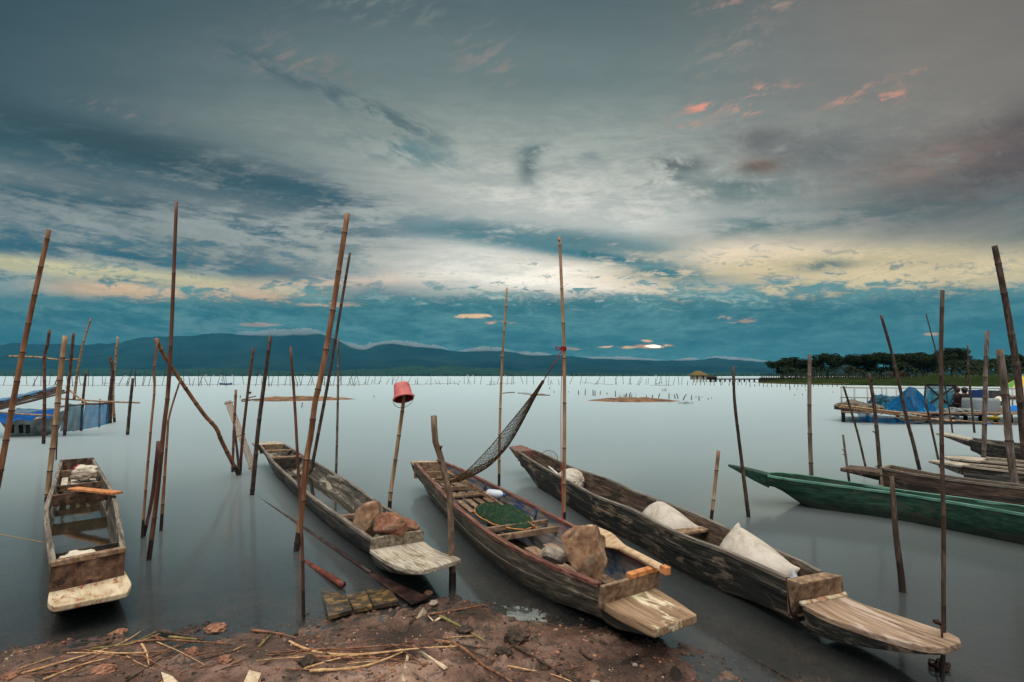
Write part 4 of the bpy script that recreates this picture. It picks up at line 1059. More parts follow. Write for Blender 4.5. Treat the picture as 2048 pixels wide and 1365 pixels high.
import numpy as np
def sim_sack(w, h, pose, wall=None, n=44, m=30, floor=0.0, press=1.0, grav=1.0, pins=(), tie=None, steps=260, seed=1):
    """two cloth sheets sewn along their edges, filled and let settle: returns vertices and faces"""
    rng = np.random.RandomState(seed); idx = -np.ones((2, n, m), int); P = []
    for s_ in (0, 1):
        for i in range(n):
            for j in range(m):
                if s_ == 1 and (i in (0, n - 1) or j in (0, m - 1)): idx[1, i, j] = idx[0, i, j]; continue
                idx[s_, i, j] = len(P); u, v_ = i / (n - 1) - .5, j / (m - 1) - .5
                P.append((u * w, v_ * h, (.5 - s_) * .16 * math.cos(u * 3.0) * math.cos(v_ * 3.0) + rng.normal(0, .0012)))
    P = np.array(P); M4 = np.array(pose); P = P @ M4[:3, :3].T + M4[:3, 3]
    cons = []
    lx, ly = w / (n - 1), h / (m - 1)
    for s_ in (0, 1):
        g = idx[s_]
        for di, dj, L_, k in ((1, 0, lx, 1), (0, 1, ly, 1), (1, 1, math.hypot(lx, ly), .45), (1, -1, math.hypot(lx, ly), .45), (2, 0, 2 * lx, .10), (0, 2, 2 * ly, .10)):
            A = g[:n - di, max(0, -dj):m - max(0, dj)]; B = g[di:, max(0, dj):m - max(0, -dj)]
            cons.append((A.ravel(), B.ravel(), L_, k))
    A = np.concatenate([c[0] for c in cons]); B = np.concatenate([c[1] for c in cons]); L0 = np.concatenate([np.full(len(c[0]), c[2]) for c in cons]); K = np.concatenate([np.full(len(c[0]), c[3]) for c in cons])
    F_ = []
    for s_ in (0, 1):
        g = idx[s_]
        q = np.stack([g[:-1, :-1], g[1:, :-1], g[1:, 1:], g[:-1, 1:]], -1).reshape(-1, 4)
        F_.append(q if s_ == 0 else q[:, ::-1])
    F_ = np.concatenate(F_); cnt = np.bincount(np.concatenate([A, B]), np.concatenate([K, K]), len(P))[:, None]
    Q = P.copy()
    for st_ in range(steps):
        V_ = (P - Q) * .90; Q = P.copy()
        N_ = np.cross(P[F_[:, 2]] - P[F_[:, 0]], P[F_[:, 3]] - P[F_[:, 1]]); acc = np.zeros_like(P)
        for k in range(4): np.add.at(acc, F_[:, k], N_)
        pr = press * min(1, .3 + st_ / 80)
        P = P + V_ + acc * (.35 * pr) + np.array((0, 0, -.00022 * grav))
        for it in range(7):
            d = P[B] - P[A]; l_ = np.linalg.norm(d, axis=1) + 1e-9
            c_ = d * ((l_ - L0) / l_ * .5 * K * np.where(l_ > L0, 1, .35))[:, None]; D = np.zeros_like(P); np.add.at(D, A, c_); np.add.at(D, B, -c_)
            P = P + D / cnt * 1.6
            for (i, j, q, k) in pins: P[idx[0, i, j]] += (np.array(q) - P[idx[0, i, j]]) * k
            if tie is not None:
                row = idx[0, tie[0], :]; row2 = idx[1, tie[0], :]
                for rw in (row, row2): P[rw] += (np.array(tie[1]) + (P[rw] - P[row].mean(0)) * .0 + rng.normal(0, .002, (m, 3)) - P[rw]) * .5
            P[:, 2] = np.maximum(P[:, 2], floor)
            if wall is not None:
                hw = wall + .30 * np.clip(P[:, 2] - floor, 0, .25); P[:, 1] = np.where(P[:, 2] < floor + .27, np.clip(P[:, 1], -hw, hw), P[:, 1])
    return P, F_, idx
def sack(label, c, w, h, rot, **kw):
    from mathutils import Euler
    root = empty('sack', tuple(c), b4.ang); tag(root, label, 'sack', 'white sacks in the longest dark boat')
    P, F_, idx = sim_sack(w, h, Euler(rot).to_matrix().to_4x4(), **kw)
    me = bpy.data.meshes.new('sack_body'); me.from_pydata([tuple(q) for q in P], [], [tuple(int(x) for x in f) for f in F_]); me.materials.append(MATS['sack_cloth'])
    me.polygons.foreach_set('use_smooth', [True] * len(me.polygons)); me.update()
    o = bpy.data.objects.new('sack_body', me); COL.objects.link(o); o.parent = root
    sb = o.modifiers.new('smooth', 'SUBSURF'); sb.levels = 1; sb.render_levels = 1
    n, m = idx.shape[1:]
    mb = MB(); e = [idx[0, i, 0] for i in range(n)]; mb.tube([V3(P[q]) * 1.004 for q in e], .0035, 5); mb.build('seam', MATS['pale_string'], root, True)
    return root, P, idx
V3 = Vector
def mid4(a, z):
    l, r = b4.frac(a); return V3(((l.x + r.x) / 2, (l.y + r.y) / 2, z))
r1, P1, i1 = sack('round white sack tied at its neck, at the back of the longest dark boat', mid4(.30, .26), .46, .44, (.4, .35, .3), floor=-.15, wall=.13, press=1.9, tie=(40, (.20, .06, .02)), seed=3)
mb = MB(); q0 = V3(P1[i1[0, 41]].mean(0)); mb.tube([q0 + V3((math.cos(q * .6) * .022, math.sin(q * .6) * .012, math.sin(q * .6) * .02)) for q in range(12)], .005, 5); mb.build('tie_string', MATS['pale_string'], r1, True)
sack('slumped white sack with one sharp corner up, in the middle of the longest dark boat', mid4(.70, .24), .50, .42, (.75, .15, .0), floor=-.13, wall=.125, press=1.75, pins=((0, 29, (-.21, .02, .17), .2), (43, 15, (.23, .0, -.08), .06)), seed=7)
sack('peaked white sack behind the bow seat of the longest dark boat', mid4(.905, .24), .46, .45, (.95, .1, .0), floor=-.13, wall=.125, press=1.8, pins=((5, 29, (-.10, .0, .23), .2), (43, 8, (.20, -.03, -.08), .06)), seed=12)
# plastic scrap by the bow seat
mb = MB(); c = at(1588, 1152, 3.42); rings = []
for i in range(8):
    a = i / 7; rings.append([c + V3((math.cos(q * .785) * .02 * (1.2 - a) * (1 + .4 * math.sin(q * 2.4 + i)), math.sin(q * .785) * .02 * (1.2 - a), a * .06 - .02)) for q in range(8)])
plain('clear_plastic', C(190, 200, 206), .25)
mb.loft(rings, True, True, True); tag(mb.build('plastic_bag', MATS['clear_plastic'], None, True, tuple(c)), 'crumpled scrap of clear plastic behind the bow seat', 'plastic bag')

# landing net in the dark boat
root = empty('landing_net', tuple(at(1101, 940, 7.2))); tag(root, 'round landing net with a white handle in the longest dark boat', 'landing net'); inv = Matrix.Translation(-at(1101, 940, 7.2))
mb = MB(inv); cc = at(1098, 918, 7.25); rg_ = []
for k in range(29):
    a = 2 * math.pi * k / 28; rg_.append(cc + V3((math.cos(a) * .125, math.sin(a) * .06, math.sin(a) * .105)))
mb.tube(rg_, .004, 5); mb.build('hoop', MATS['black_wire'], root, True)
mb = MB(inv)
for k in range(-5, 6):
    for ax_ in (0, 1):
        pts = []
        for q in range(-8, 9):
            s_, t_ = (k / 6, q / 8) if ax_ else (q / 8, k / 6)
            if s_ * s_ + t_ * t_ > 1: continue
            dip = (1 - s_ * s_ - t_ * t_) * .07
            pts.append(cc + V3((s_ * .125, t_ * .06 + dip * .7, t_ * .105 - dip)))
        if len(pts) > 2: mb.tube(pts, .0011, 3)
mb.build('mesh_bag', MATS['net_brown'], root)
mb = MB(inv); mb.tube([at(1098, 934, 7.1), at(1127, 958, 6.75)], .012, 8); plain('white_paint', C(214, 214, 208), .5); mb.build('handle', MATS['white_paint'], root, True)

# green net heap, jug, long pole and paddle in the brown boat
mottled('net_green', C(16, 42, 30), C(28, 68, 46), C(66, 100, 68), (5, 5, 5), 8, .8, 0); mottled('net_green_dark', C(18, 36, 26), C(36, 62, 42), C(92, 92, 66), (1, 1, 1), 14, .95, .6, .02)
hc = gp(1006, 1034, .22); ca, sa = math.cos(b3.ang), math.sin(b3.ang)
def heap(s_, t_):
    r = math.sqrt(s_ * s_ + t_ * t_); h = max(0, 1 - r ** 2.4) * (.075 + .05 * mn.fractal(V3((s_ * 2.2, t_ * 2.2, 3)), 1, 2, 3)) + .012 * mn.noise(V3((s_ * 7, t_ * 7, 1)))
    a_, b_ = s_ * .50, t_ * .225
    return hc + V3((a_ * ca - b_ * sa, a_ * sa + b_ * ca, h + .01))
root = empty('net_heap', tuple(hc)); tag(root, 'heap of dark green fishing net in the brown boat', 'net'); inv = Matrix.Translation(-hc)
mb = MB(inv); rows = []
for i in range(15):
    r = i / 14; rows.append([heap(r * math.cos(k * .1745), r * math.sin(k * .1745)) - V3((0, 0, .016)) for k in range(36)])
mb.loft(rows, True); mb.build('net_fold', MATS['net_green_dark'], root, True)
mb = MB(inv)
N_ = 52
for k in range(N_):
    for dg in (0, 1):
        pts = []
        for q in range(45):
            s_ = q / 22 - 1; t_ = (k / N_ * 2 - 1) * 1.6 + (s_ if dg else -s_) * .6 + .05 * mn.noise(V3((s_ * 3, k, dg)))
            if s_ * s_ + t_ * t_ < 1.0: pts.append(heap(s_, t_) + V3((0, 0, .006 + .010 * mn.noise(V3((s_ * 14, t_ * 14, dg))))))
        if len(pts) > 3: mb.tube(pts, .0022, 3, caps=False)
mb.build('net_mesh', MATS['net_green'], root)
mb = MB(inv); mb.tube([heap(math.cos(a) * 1.0, math.sin(a) * 1.0) + V3((0, 0, .01 * mn.noise(V3((a * 3, 0, 0))))) for a in [k * .2244 for k in range(29)]], .006, 5); mb.build('float_line', MATS['board_orange'], root, True)
m, t, p, o = newmat('white_plastic'); p.inputs['Base Color'].default_value = C(196, 206, 212); p.inputs['Roughness'].default_value = .35
jc = at(991, 988, 5.75); root = empty('plastic_jug', tuple(jc), -.5); tag(root, 'whitish plastic jug lying in the brown boat', 'jug')
mb = MB(); rings = []
for d, r in ((-.10, .01), (-.098, .036), (-.085, .044), (.05, .045), (.075, .034), (.088, .018), (.105, .016), (.105, .004)):
    rings.append([V3((d, math.cos(k * .3927) * r * 1.1, math.sin(k * .3927) * r)) for k in range(16)])
mb.loft(rings, True, True, True); mb.build('jug_body', MATS['white_plastic'], root, True)
mb = MB(); mb.tube([V3((.10, 0, 0)), V3((.125, 0, 0))], .02, 10); plain('blue_cap', C(46, 92, 150), .4); mb.build('cap', MATS['blue_cap'], root, True)
mb = MB(); q0 = at(896, 943, 6.9); q1 = at(1076, 1058, 4.65)
stalk(mb, [q0, q0.lerp(q1, .5) + V3((0, 0, .015)), q1], .022, .018, .3, -9); tag(mb.build('bamboo_rod', BM('bamboo_orange'), None, True, tuple(q0)), 'long thin bamboo rod lying lengthways in the brown boat', 'rod')
mb = MB(); q0 = at(890, 941, 6.95); q1 = at(1000, 1010, 5.4); stalk(mb, [q0, q1], .014, .014, .3, -9)
tag(mb.build('bamboo_rod', BM('bamboo_tan'), None, True, tuple(q0)), 'shorter thin rod beside the long one in the brown boat', 'rod')
# paddle on the right gunwale
a = gp(1160, 1058, .36); bq = gp(1326, 1138, .36); d = (bq - a).normalized(); side = V3((d.y, -d.x, -.55)).normalized(); nr = side.cross(d).normalized()
root = empty('paddle', tuple(a)); tag(root, 'broad wooden paddle lying along the right gunwale of the brown boat', 'paddle'); inv = Matrix.Translation(-a); L_ = (bq - a).length
mb = MB(inv); rings = []
for i in range(29):
    f = i / 28
    w_ = .082 * math.sqrt(max(0.04, 1 - ((.07 - f) / .07) ** 2)) if f < .07 else lerp(.082, .026, smst(.3, .62, f))
    th = lerp(.009, .015, smst(.3, .6, f)); c_ = a + d * (L_ * f) + V3((0, 0, .012 * math.sin(f * 3.1)))
    rings.append([c_ + side * (w_ * math.cos(q)) + nr * (th * math.sin(q)) for q in [k * math.pi / 6 for k in range(12)]])
mb.loft(rings, True, True, True); mb.build('blade', MATS['paddle_wood'], root, True)
mb = MB(inv); mb.beam(bq - d * .01, bq + d * .05, .045, .05); mb.build('grip', MATS['board_orange'], root, bevel=.006)

# left edge boat: plank, cloths, bags, string
mb = MB(); a = at(145, 979, 5.75); c = at(237, 966, 5.45); a.z = .36; c.z = .375; mb.beam(a, c, .10, .022)
tag(mb.build('plank', MATS['board_orange'], None, loc=tuple(a), bevel=.003), 'yellowish plank laid askew over the right side of the left edge boat', 'plank')
plain('cloth_pink', C(176, 74, 100), .9); plain('cloth_cream', C(206, 196, 176), .9)
def cloth_heap(label, c, dims, mat, seed, name='cloth', cat='cloth'):
    b = ico(4)
    for v_ in b.verts:
        q = v_.co.copy(); q *= 1 + .35 * mn.fractal(q * 1.7 + V3((seed, 0, 0)), 1, 2, 3) + .08 * mn.ridged_multi_fractal(q * 3 + V3((seed, 0, 0)), 1, 2, 2, 1, 2)
        v_.co = V3((q.x * dims[0], q.y * dims[1], max(q.z, -.5) * dims[2]))
    return blob_build(b, name, MATS[mat], Matrix.Translation(c), label, cat)
cloth_heap('cream cloth bundle in the stern of the left edge boat', at(172, 942, 6.9), (.12, .12, .07), 'cloth_cream', 2)
cloth_heap('pink cloth lying over the cream bundle', at(158, 940, 6.95), (.05, .06, .06), 'cloth_pink', 5)
cloth_heap('grey stone coloured bundle before the cream cloth', at(168, 953, 6.6), (.14, .10, .05), 'board_grey', 9)
cloth_heap('white bag tucked behind the bow board of the left edge boat', at(160, 1118, 3.83), (.13, .06, .05), 'cloth_cream', 12, 'bag', 'bag')
mb = MB(); mb.tube(catmull([at(105, 1131, 3.72), at(120, 1126, 3.75), at(150, 1118, 3.76), at(165, 1112, 3.78), at(180, 1108, 3.82), at(195, 1110, 3.85)], 24), .003, 5)
tag(mb.build('red_string', MATS['red_cord'], None, True, tuple(at(150, 1118, 3.75))), 'red string lying on the white bag in the left edge boat', 'string')
mb = MB(); mb.tube(catmull([at(-60, 1058, 4.4), at(0, 1069, 4.35), at(60, 1080, 4.3), at(92, 1086, 4.25)], 16), .0032, 5)
tag(mb.build('mooring_line', MATS['pale_string'], None, True, tuple(at(0, 1069, 4.35))), 'thin mooring line running left from the left edge boat', 'rope')
mb = MB(); mb.tube(catmull([gp(1573, 1158, .34), gp(1575, 1190, .27) + V3((-.01, -.03, 0)), gp(1585, 1232, .12), gp(1620, 1262, .0)], 20), .005, 6)
tag(mb.build('mooring_line', MATS['old_rope'], None, True, tuple(gp(1573, 1158, .34))), 'dark rope hanging from the bow seat of the longest dark boat', 'rope')

# ------------------------------------------------------------------ the long lines of fish trap stakes
plain('stake_dark', C(48, 40, 35), .9)
rnd = random.Random(21)
def thin(name, label, pts, r, mat, cat, group=None, sides=4):
    mb = MB(); mb.tube(pts, r, sides); return tag(mb.build(name, MATS[mat], None, False, tuple(pts[0])), label, cat, group)
proto = []
for k in range(6):
    mb = MB(); h = 2.2; bend = rnd.uniform(-.06, .06)
    mb.tube([V3((0, 0, -.4)), V3((bend, 0, h * .5)), V3((0, 0, h))], [.042, .038, .026], 5)
    if k % 3 == 0: mb.tube([V3((bend, 0, 1.1)), V3((.14, 0, 1.5))], [.014, .008], 4)
    me_ = mb.build('fish_trap_stake', MATS['stake_dark'], None, True); proto.append(me_)
used = [False] * 6
def stake(px, py, ytop, leanpx):
    k = rnd.randrange(6)
    o = proto[k] if not used[k] else proto[k].copy()
    if used[k]: COL.objects.link(o)
    used[k] = True
    b = gp(px, py); tpt = at(px + leanpx, ytop, b.y); d = tpt - b; o.location = b
    o.rotation_euler = d.to_track_quat('Z', 'Y').to_euler(); o.scale = (1, 1, d.length / 2.2)
    tag(o, 'thin dark stake in the long line of fish trap stakes across the lake', 'stake', 'fish trap stakes in a line across the lake')
x = -8
while x < 1330:
    dense = .75 if 640 < x < 740 else 1.0
    if x < 720: py = rnd.uniform(770.5, 773.5); top = rnd.uniform(735, 758)
    else: py = rnd.uniform(768.5, 771); top = rnd.uniform(744, 762)
    ln = rnd.choice((0, 1, 2, 6, 9, 12, -3, -8)) * rnd.uniform(.4, 1.1)
    stake(x, py, top, ln)
    if rnd.random() < .18: stake(x + rnd.uniform(-3, 6), py + .4, top + rnd.uniform(2, 9), rnd.uniform(-12, 14))
    x += rnd.choice((4, 6, 9, 12, 15, 19)) * rnd.uniform(.8, 1.2) * dense
for x in range(1330, 1500, 9):
    stake(x + rnd.uniform(-3, 3), rnd.uniform(770, 772.5), rnd.uniform(745, 764), rnd.uniform(-2, 4))
x = 1500
while x < 1700:
    stake(x, rnd.uniform(773, 775.5), rnd.uniform(764, 768), rnd.uniform(-.6, .6)); x += rnd.uniform(6, 11)
for (x0, y0, x1, y1, lab) in ((-20, 771, 340, 771.5, 'long bamboo rail just above the water along the left stakes'), (205, 766.5, 268, 769, 'short slanting bamboo rail on the left stakes'), (368, 769, 482, 769, 'bamboo rail at the small blue boat'), (490, 769.5, 740, 770, 'bamboo rail along the stakes behind the golden bamboo'),
                         (785, 770, 912, 767, 'bamboo rail along the stakes right of the red bucket'), (972, 769.5, 1032, 766, 'short bamboo rail behind the slender twig bamboo'), (1165, 765, 1228, 770, 'bamboo rail sloping right beyond the hammock pole'), (1300, 771, 1345, 771, 'short bamboo rail left of the pier hut'),
                         (1504, 765, 1700, 768, 'thin fence rail in front of the concrete bank')):
    Yr = gp((x0 + x1) / 2, 772).y - .3
    thin('bamboo_rail', lab, [at(x0, y0, Yr), at((x0 + x1) / 2, (y0 + y1) / 2 + .4, Yr), at(x1, y1, Yr)], .035, 'bamboo_tan', 'rail', 'bamboo rails on the far stakes')

# little blue boat among the stakes
c = gp(452, 770.5); root = empty('fishing_boat', tuple(c)); tag(root, 'tiny bright blue boat among the far stakes at the left', 'boat'); s_ = c.y / F
plain('boat_blue', C(40, 110, 170), .6); mb = MB(); rings = []
for x_, w_, zt in ((-13, .5, 4.6), (-9, 3, 3.6), (0, 4, 3), (8, 3, 3.6), (12, .5, 5)):
    rings.append([V3((x_ * s_, -w_ * s_, zt * s_)), V3((x_ * s_, -w_ * .6 * s_, -.5 * s_)), V3((x_ * s_, w_ * .6 * s_, -.5 * s_)), V3((x_ * s_, w_ * s_, zt * s_)), V3((x_ * s_, w_ * .8 * s_, (zt - .3) * s_)), V3((x_ * s_, 0, 1.2 * s_)), V3((x_ * s_, -w_ * .8 * s_, (zt - .3) * s_))])
mb.loft(rings, True, True, True); mb.build('hull', MATS['boat_blue'], root)
mb = MB(); mb.beam(V3((-5 * s_, -3.6 * s_, 3 * s_)), V3((-5 * s_, 3.6 * s_, 3 * s_)), 2 * s_, .6 * s_); mb.build('thwart', MATS['board_dark'], root)

# mud islets with stumps
mottled('islet_mud', C(70, 50, 36), C(118, 88, 64), C(150, 118, 90), (1, 1, 1), 1.6, .95, .6, .05, .4, 8, C(66, 62, 44), 1.1)
def islet(label, x0, x1, py, dep, h, seed):
    a = gp(x0, py); b = gp(x1, py); c = (a + b) / 2; rx = (b - a).length / 2; ry = dep
    mb = MB(); rows = []
    for i in range(15):
        r = i / 14
        row = []
        for k in range(64):
            an = k * math.pi / 32; e = 1 + .30 * mn.fractal(V3((math.cos(an) * 1.3, math.sin(an) * 1.3, seed)), 1, 2, 3)
            x, y = c.x + math.cos(an) * rx * r * e, c.y + math.sin(an) * ry * r * e
            z = h * (1 - r ** 2.2) + .11 * mn.fractal(V3((x * 1.1, y * 1.1, seed)), 1, 2, 4) * (1 - r ** 3) - .04 * r
            row.append(V3((x, y, z)))
        rows.append(row)
    mb.loft(rows, True); o = mb.build('mud_islet', MATS['islet_mud'], None, True)
    tag(o, label, 'islet', 'mud islets in the lake'); return c
islet('long low brown mud islet with driftwood left of the golden bamboo', 498, 702, 800, 2.4, .22, 2)
islet('brown mud islet dotted with stumps right of the hammock pole', 1168, 1370, 802, 2.0, .20, 6)
islet('thin muddy bar in front of the slender twig bamboo', 1035, 1100, 789.5, .5, .02, 9)
for i, (x0, y0, x1, y1, w) in enumerate(((482, 800, 500, 796, 2.5), (484, 802, 520, 799, 2.5), (490, 797, 512, 793, 2), (560, 799, 590, 797, 2), (1005, 786, 1030, 785, 2), (1035, 785.5, 1065, 788, 1.6), (1060, 790, 1100, 791, 2), (1136, 783, 1141, 788, 2))):
    a = gp(x0, y0 + 1, .04); thin('driftwood', 'bleached driftwood stick lying on the mud islets', [a, at((x0 + x1) / 2, (y0 + y1) / 2, a.y), at(x1, y1, a.y)], w * a.y / F / 2, 'bark', 'driftwood', 'driftwood on the mud islets', 6)
c = gp(500, 789); mb = MB(); mb.box((c.x, c.y, .12), .16, .14, .16, .2); mb.box((c.x, c.y, .21), .20, .16, .03, .2)
tag(mb.build('wooden_crate', MATS['board_dark'], None, False, tuple(c), .01), 'small dark box floating behind the left mud islet', 'box')
for i, (px, py, h, ln, w) in enumerate(((480, 797, 6, 1, 1.6), (603, 815, 9, 2, 2), (748, 796, 5, 0, 1.4), (1099, 779, 4, 0, 1.5), (1108, 786, 4, 0, 1.5), (1157, 790, 9, 0, 1.8), (1170, 791, 12, 1, 1.8), (1186, 792, 12, 0, 2), (1190, 792, 10, 0, 2), (1200, 790, 8, 1, 1.6), (1214, 790, 5, 0, 1.5), (1231, 794, 12, 0, 2), (1251, 797, 10, 2, 2), (1258, 797, 12, 3, 2), (1293, 797, 6, 0, 1.8), (1305, 798, 8, 0, 2), (1316, 797, 10, 4, 2), (1338, 799, 12, 0, 2), (1351, 798, 9, -3, 2), (1357, 798, 11, -4, 2), (1364, 801, 12, 9, 2.2), (1383, 800, 9, 0, 2), (1398, 802, 10, 0, 2.2), (1392, 796, 4, 0, 1.4), (1416, 800, 4, 0, 1.6), (1423, 798, 3, 0, 1.4), (1404, 796, 3, 0, 1.3), (1580, 781, 12, -1, 1.6), (1594, 780, 3, 0, 1.2), (1611, 782, 3, 0, 1.2), (1666, 786, 3, 0, 1.2), (1589, 792, 3, 0, 1.4), (1605, 791, 3, 0, 1.4))):
    a = gp(px, py); thin('dead_stump', 'short dark dead stump poking out of the lake by the islets', [a - V3((0, 0, .2)), at(px + ln * .5, py - h * .5, a.y), at(px + ln, py - h, a.y)], [w * a.y / F / 2, w * a.y / F / 2, w * a.y / F / 2.6], 'bark', 'stump', 'dead stumps by the mud islets', 5)
mottled('reed_green', C(36, 52, 24), C(62, 84, 36), C(92, 110, 56), (1, 1, 1), 3, .9, 0)
def tuft(name, label, c, n, h, spread, seed, mat='reed_green', group=None, w=.012):
    mb = MB(); r_ = random.Random(seed)
    for k in range(n):
        a = r_.uniform(0, 6.28); q = c + V3((r_.gauss(0, spread), r_.gauss(0, spread * .6), 0)); hh = h * r_.uniform(.5, 1.1); d = V3((math.cos(a), math.sin(a), 0)); e = r_.uniform(.1, .5) * hh
        sd_ = V3((-d.y, d.x, 0)) * w
        mb.poly([q - sd_, q + sd_, q + d * e * .4 + V3((0, 0, hh * .65)) + sd_ * .7, q + d * e + V3((0, 0, hh)), q + d * e * .4 + V3((0, 0, hh * .65)) - sd_ * .7])
    return tag(mb.build(name, MATS[mat], None, False, tuple(c)), label, 'plant', group)
tuft('reed_tuft', 'green reed tuft round the tallest stumps of the right islet', gp(1254, 798), 40, .45, .3, 1)
tuft('reed_tuft', 'small green weed at the right tip of the stump islet', gp(1368, 808, .03), 40, .14, .3, 2)
tuft('reed_tuft', 'small weed standing in open water beyond the stump islet', gp(1327, 783), 14, .4, .12, 3)

# ------------------------------------------------------------------ pier, huts, concrete bank, grass, trees
plain('concrete', C(112, 104, 92), .9); plain('concrete_dark', C(64, 60, 54), .9); plain('hut_wall', C(196, 190, 166), .85); plain('hut_roof', C(104, 92, 54), .85); plain('hut_roof_dark', C(52, 50, 46), .85); plain('timber_dark', C(40, 34, 30), .9)
Yp = 132.0
def bxw(mb, px0, py0, px1, py1, Y, d, m=0):
    a = at(px0, py1, Y); b = at(px1, py0, Y); mb.box(((a.x + b.x) / 2, Y + d / 2, (a.z + b.z) / 2), abs(b.x - a.x), d, abs(b.z - a.z), 0, m)
def hut(label, x0, x1, yt, ye, yb, yf, mats, Y):
    root = empty('pier_hut', tuple(at((x0 + x1) / 2, yf, Y))); tag(root, label, 'hut', 'huts on the pier'); inv = Matrix.Translation(-at((x0 + x1) / 2, yf, Y))
    e = (x1 - x0) * .12
    mb = MB(inv); bxw(mb, x0 + e, ye, x1 - e, yb, Y, 3.2); mb.build('wall', MATS[mats[0]], root)
    a = at(x0, ye + 1, Y); b = at(x1, ye + 1, Y); t0 = at(lerp(x0, x1, .34), yt, Y); t1 = at(lerp(x0, x1, .66), yt, Y); D = 3.8
    mb = MB(inv); A, B, Cc, Dd = a + V3((0, -.4, 0)), b + V3((0, -.4, 0)), b + V3((0, D, 0)), a + V3((0, D, 0)); T0, T1 = t0 + V3((0, D / 2 - .2, 0)), t1 + V3((0, D / 2 - .2, 0))
    for f_ in ((A, B, T1, T0), (B, Cc, T1), (Cc, Dd, T0, T1), (Dd, A, T0), (Dd, Cc, B, A)): mb.poly(f_)
    mb.build('roof', MATS[mats[1]], root)
    for k in range(5):
        mb = MB(inv); q = lerp(x0 + e, x1 - e, k / 4); p0 = at(q, yb, Y); mb.box((p0.x, Y + .3, p0.z / 2 - .2), .16, .16, p0.z + .4); mb.build('stilt', MATS['timber_dark'], root)
    for f in (.3, .68):
        mb = MB(inv); q = lerp(x0, x1, f); bxw(mb, q - 1.4, lerp(ye, yb, .25), q + 1.4, lerp(ye, yb, .85), Y - .06, .05); mb.build('window', MATS['timber_dark'], root)
hut('cream hut with a brown hipped roof at the end of the pier', 1385, 1417, 742, 750, 760, 763, ('hut_wall', 'hut_roof'), Yp)
hut('small dark roofed hut behind the cream pier hut', 1418, 1436, 750, 754, 758, 763, ('hut_roof_dark', 'hut_roof_dark'), Yp + 2)
root = empty('pier', tuple(at(1470, 763, Yp))); tag(root, 'long low wooden pier on posts leading to the huts', 'pier'); inv = Matrix.Translation(-at(1470, 763, Yp))
mb = MB(inv); bxw(mb, 1412, 758, 1524, 760, Yp, 1.6); mb.build('walkway', MATS['timber_dark'], root)
for k in range(11):
    mb = MB(inv); q = lerp(1422, 1520, k / 10); p0 = at(q, 759, Yp); mb.box((p0.x, Yp + .5, p0.z / 2 - .2), .3, .3, p0.z + .3); mb.build('post', MATS['timber_dark'], root)
mb = MB(inv); mb.tube([at(1415, 756.6, Yp), at(1524, 756.8, Yp)], .06, 5); mb.build('handrail', MATS['timber_dark'], root)
thin('lamp_post', 'tiny thin lamp post on the pier end of the concrete bank', [at(1525, 760, Yp), at(1525, 747, Yp)], .06, 'concrete', 'lamp post')
# concrete bank and its slat fence
Yw = 112.0
root = empty('concrete_bank', tuple(at(1700, 768, Yw))); tag(root, 'stained concrete bank wall below the trees', 'wall'); inv = Matrix.Translation(-at(1700, 768, Yw))
mb = MB(inv); bxw(mb, 1521, 757.5, 1600, 769, Yw, .5); bxw(mb, 1600, 758, 1860, 769, Yw + .3, .5); bxw(mb, 1520, 756, 1650, 757.4, Yw - .1, .7); bxw(mb, 1726, 759, 1780, 763, Yw - .2, .4); mb.build('wall_face', MATS['concrete_dark'], root)
mb = MB(inv); bxw(mb, 1520, 754.2, 1860, 755.2, Yw, .2); mb.build('coping', MATS['concrete'], root)
rr = random.Random(9)
mb = MB(inv)
for k in range(70):
    q = 1524 + k * 4.8; p0 = at(q, 764, Yw - .3); mb.box((p0.x, Yw - .3, 1.2 + rr.uniform(-.1, .1)), .13, .05, 2.0)
mb.build('slat_fence', MATS['timber_dark'], root)
# grassy bank
mottled('bank_grass', C(34, 46, 20), C(57, 75, 30), C(80, 95, 41), (1, 1, 1), .5, .95, 0)
bk_ = MB(); rows = []
for k, (py, hh) in enumerate(((0, -.3), (1, .2), (2, .4), (3, .6), (4, .75), (5, .8))):
    row = []
    for i in range(61):
        px = lerp(1520, 2600, i / 60); yw_ = interp([1520, 1600, 1800, 2048, 2600], [767, 769.5, 772.5, 774.5, 777], px); Y_ = gp(px, yw_).y
        q = at(px, 760, Y_ + k * k * 1.5); row.append(V3((q.x, q.y + mn.noise(V3((i * .5, k, 0))) * 1.2, hh + .15 * mn.noise(V3((i * .7, k, 4))))))
    rows.append(row)
rows.append([V3((q.x * 3 + 300, q.y + 500, 2.2)) for q in rows[-1]])
bk_.loft(rows, False); tag(bk_.build('bank', MATS['bank_grass'], None, True), 'low grassy bank on the right', None, None, 'structure')
mb = MB(); rr = random.Random(12)
for k in range(17000):
    px = rr.uniform(1524, 2150); f = rr.random() ** 1.3
    yw_ = interp([1520, 1600, 1800, 2048, 2600], [767, 769.5, 772.5, 774.5, 777], px); Y_ = gp(px, yw_).y; q = at(px, 760, Y_ + f * 20)
    tall = smst(1780, 1860, px) * (.5 + .9 * max(0, mn.noise(V3((px * .02, 3, 0))) + .3))
    z = interp([0, .1, .4, 1], [.0, .2, .45, .7], f); hh = rr.uniform(.2, .5) * (1 + tall * 1.8 * smst(.15, .5, f)); a = rr.uniform(-.5, .5)
    w_ = rr.uniform(.04, .09)
    mb.poly([V3((q.x - w_, q.y, z)), V3((q.x + w_, q.y, z)), V3((q.x + a * hh, q.y + rr.uniform(-.1, .1), z + hh))])
tag(mb.build('bank_grass', MATS['bank_grass']), 'rough green grass along the right bank', None, None, 'stuff')

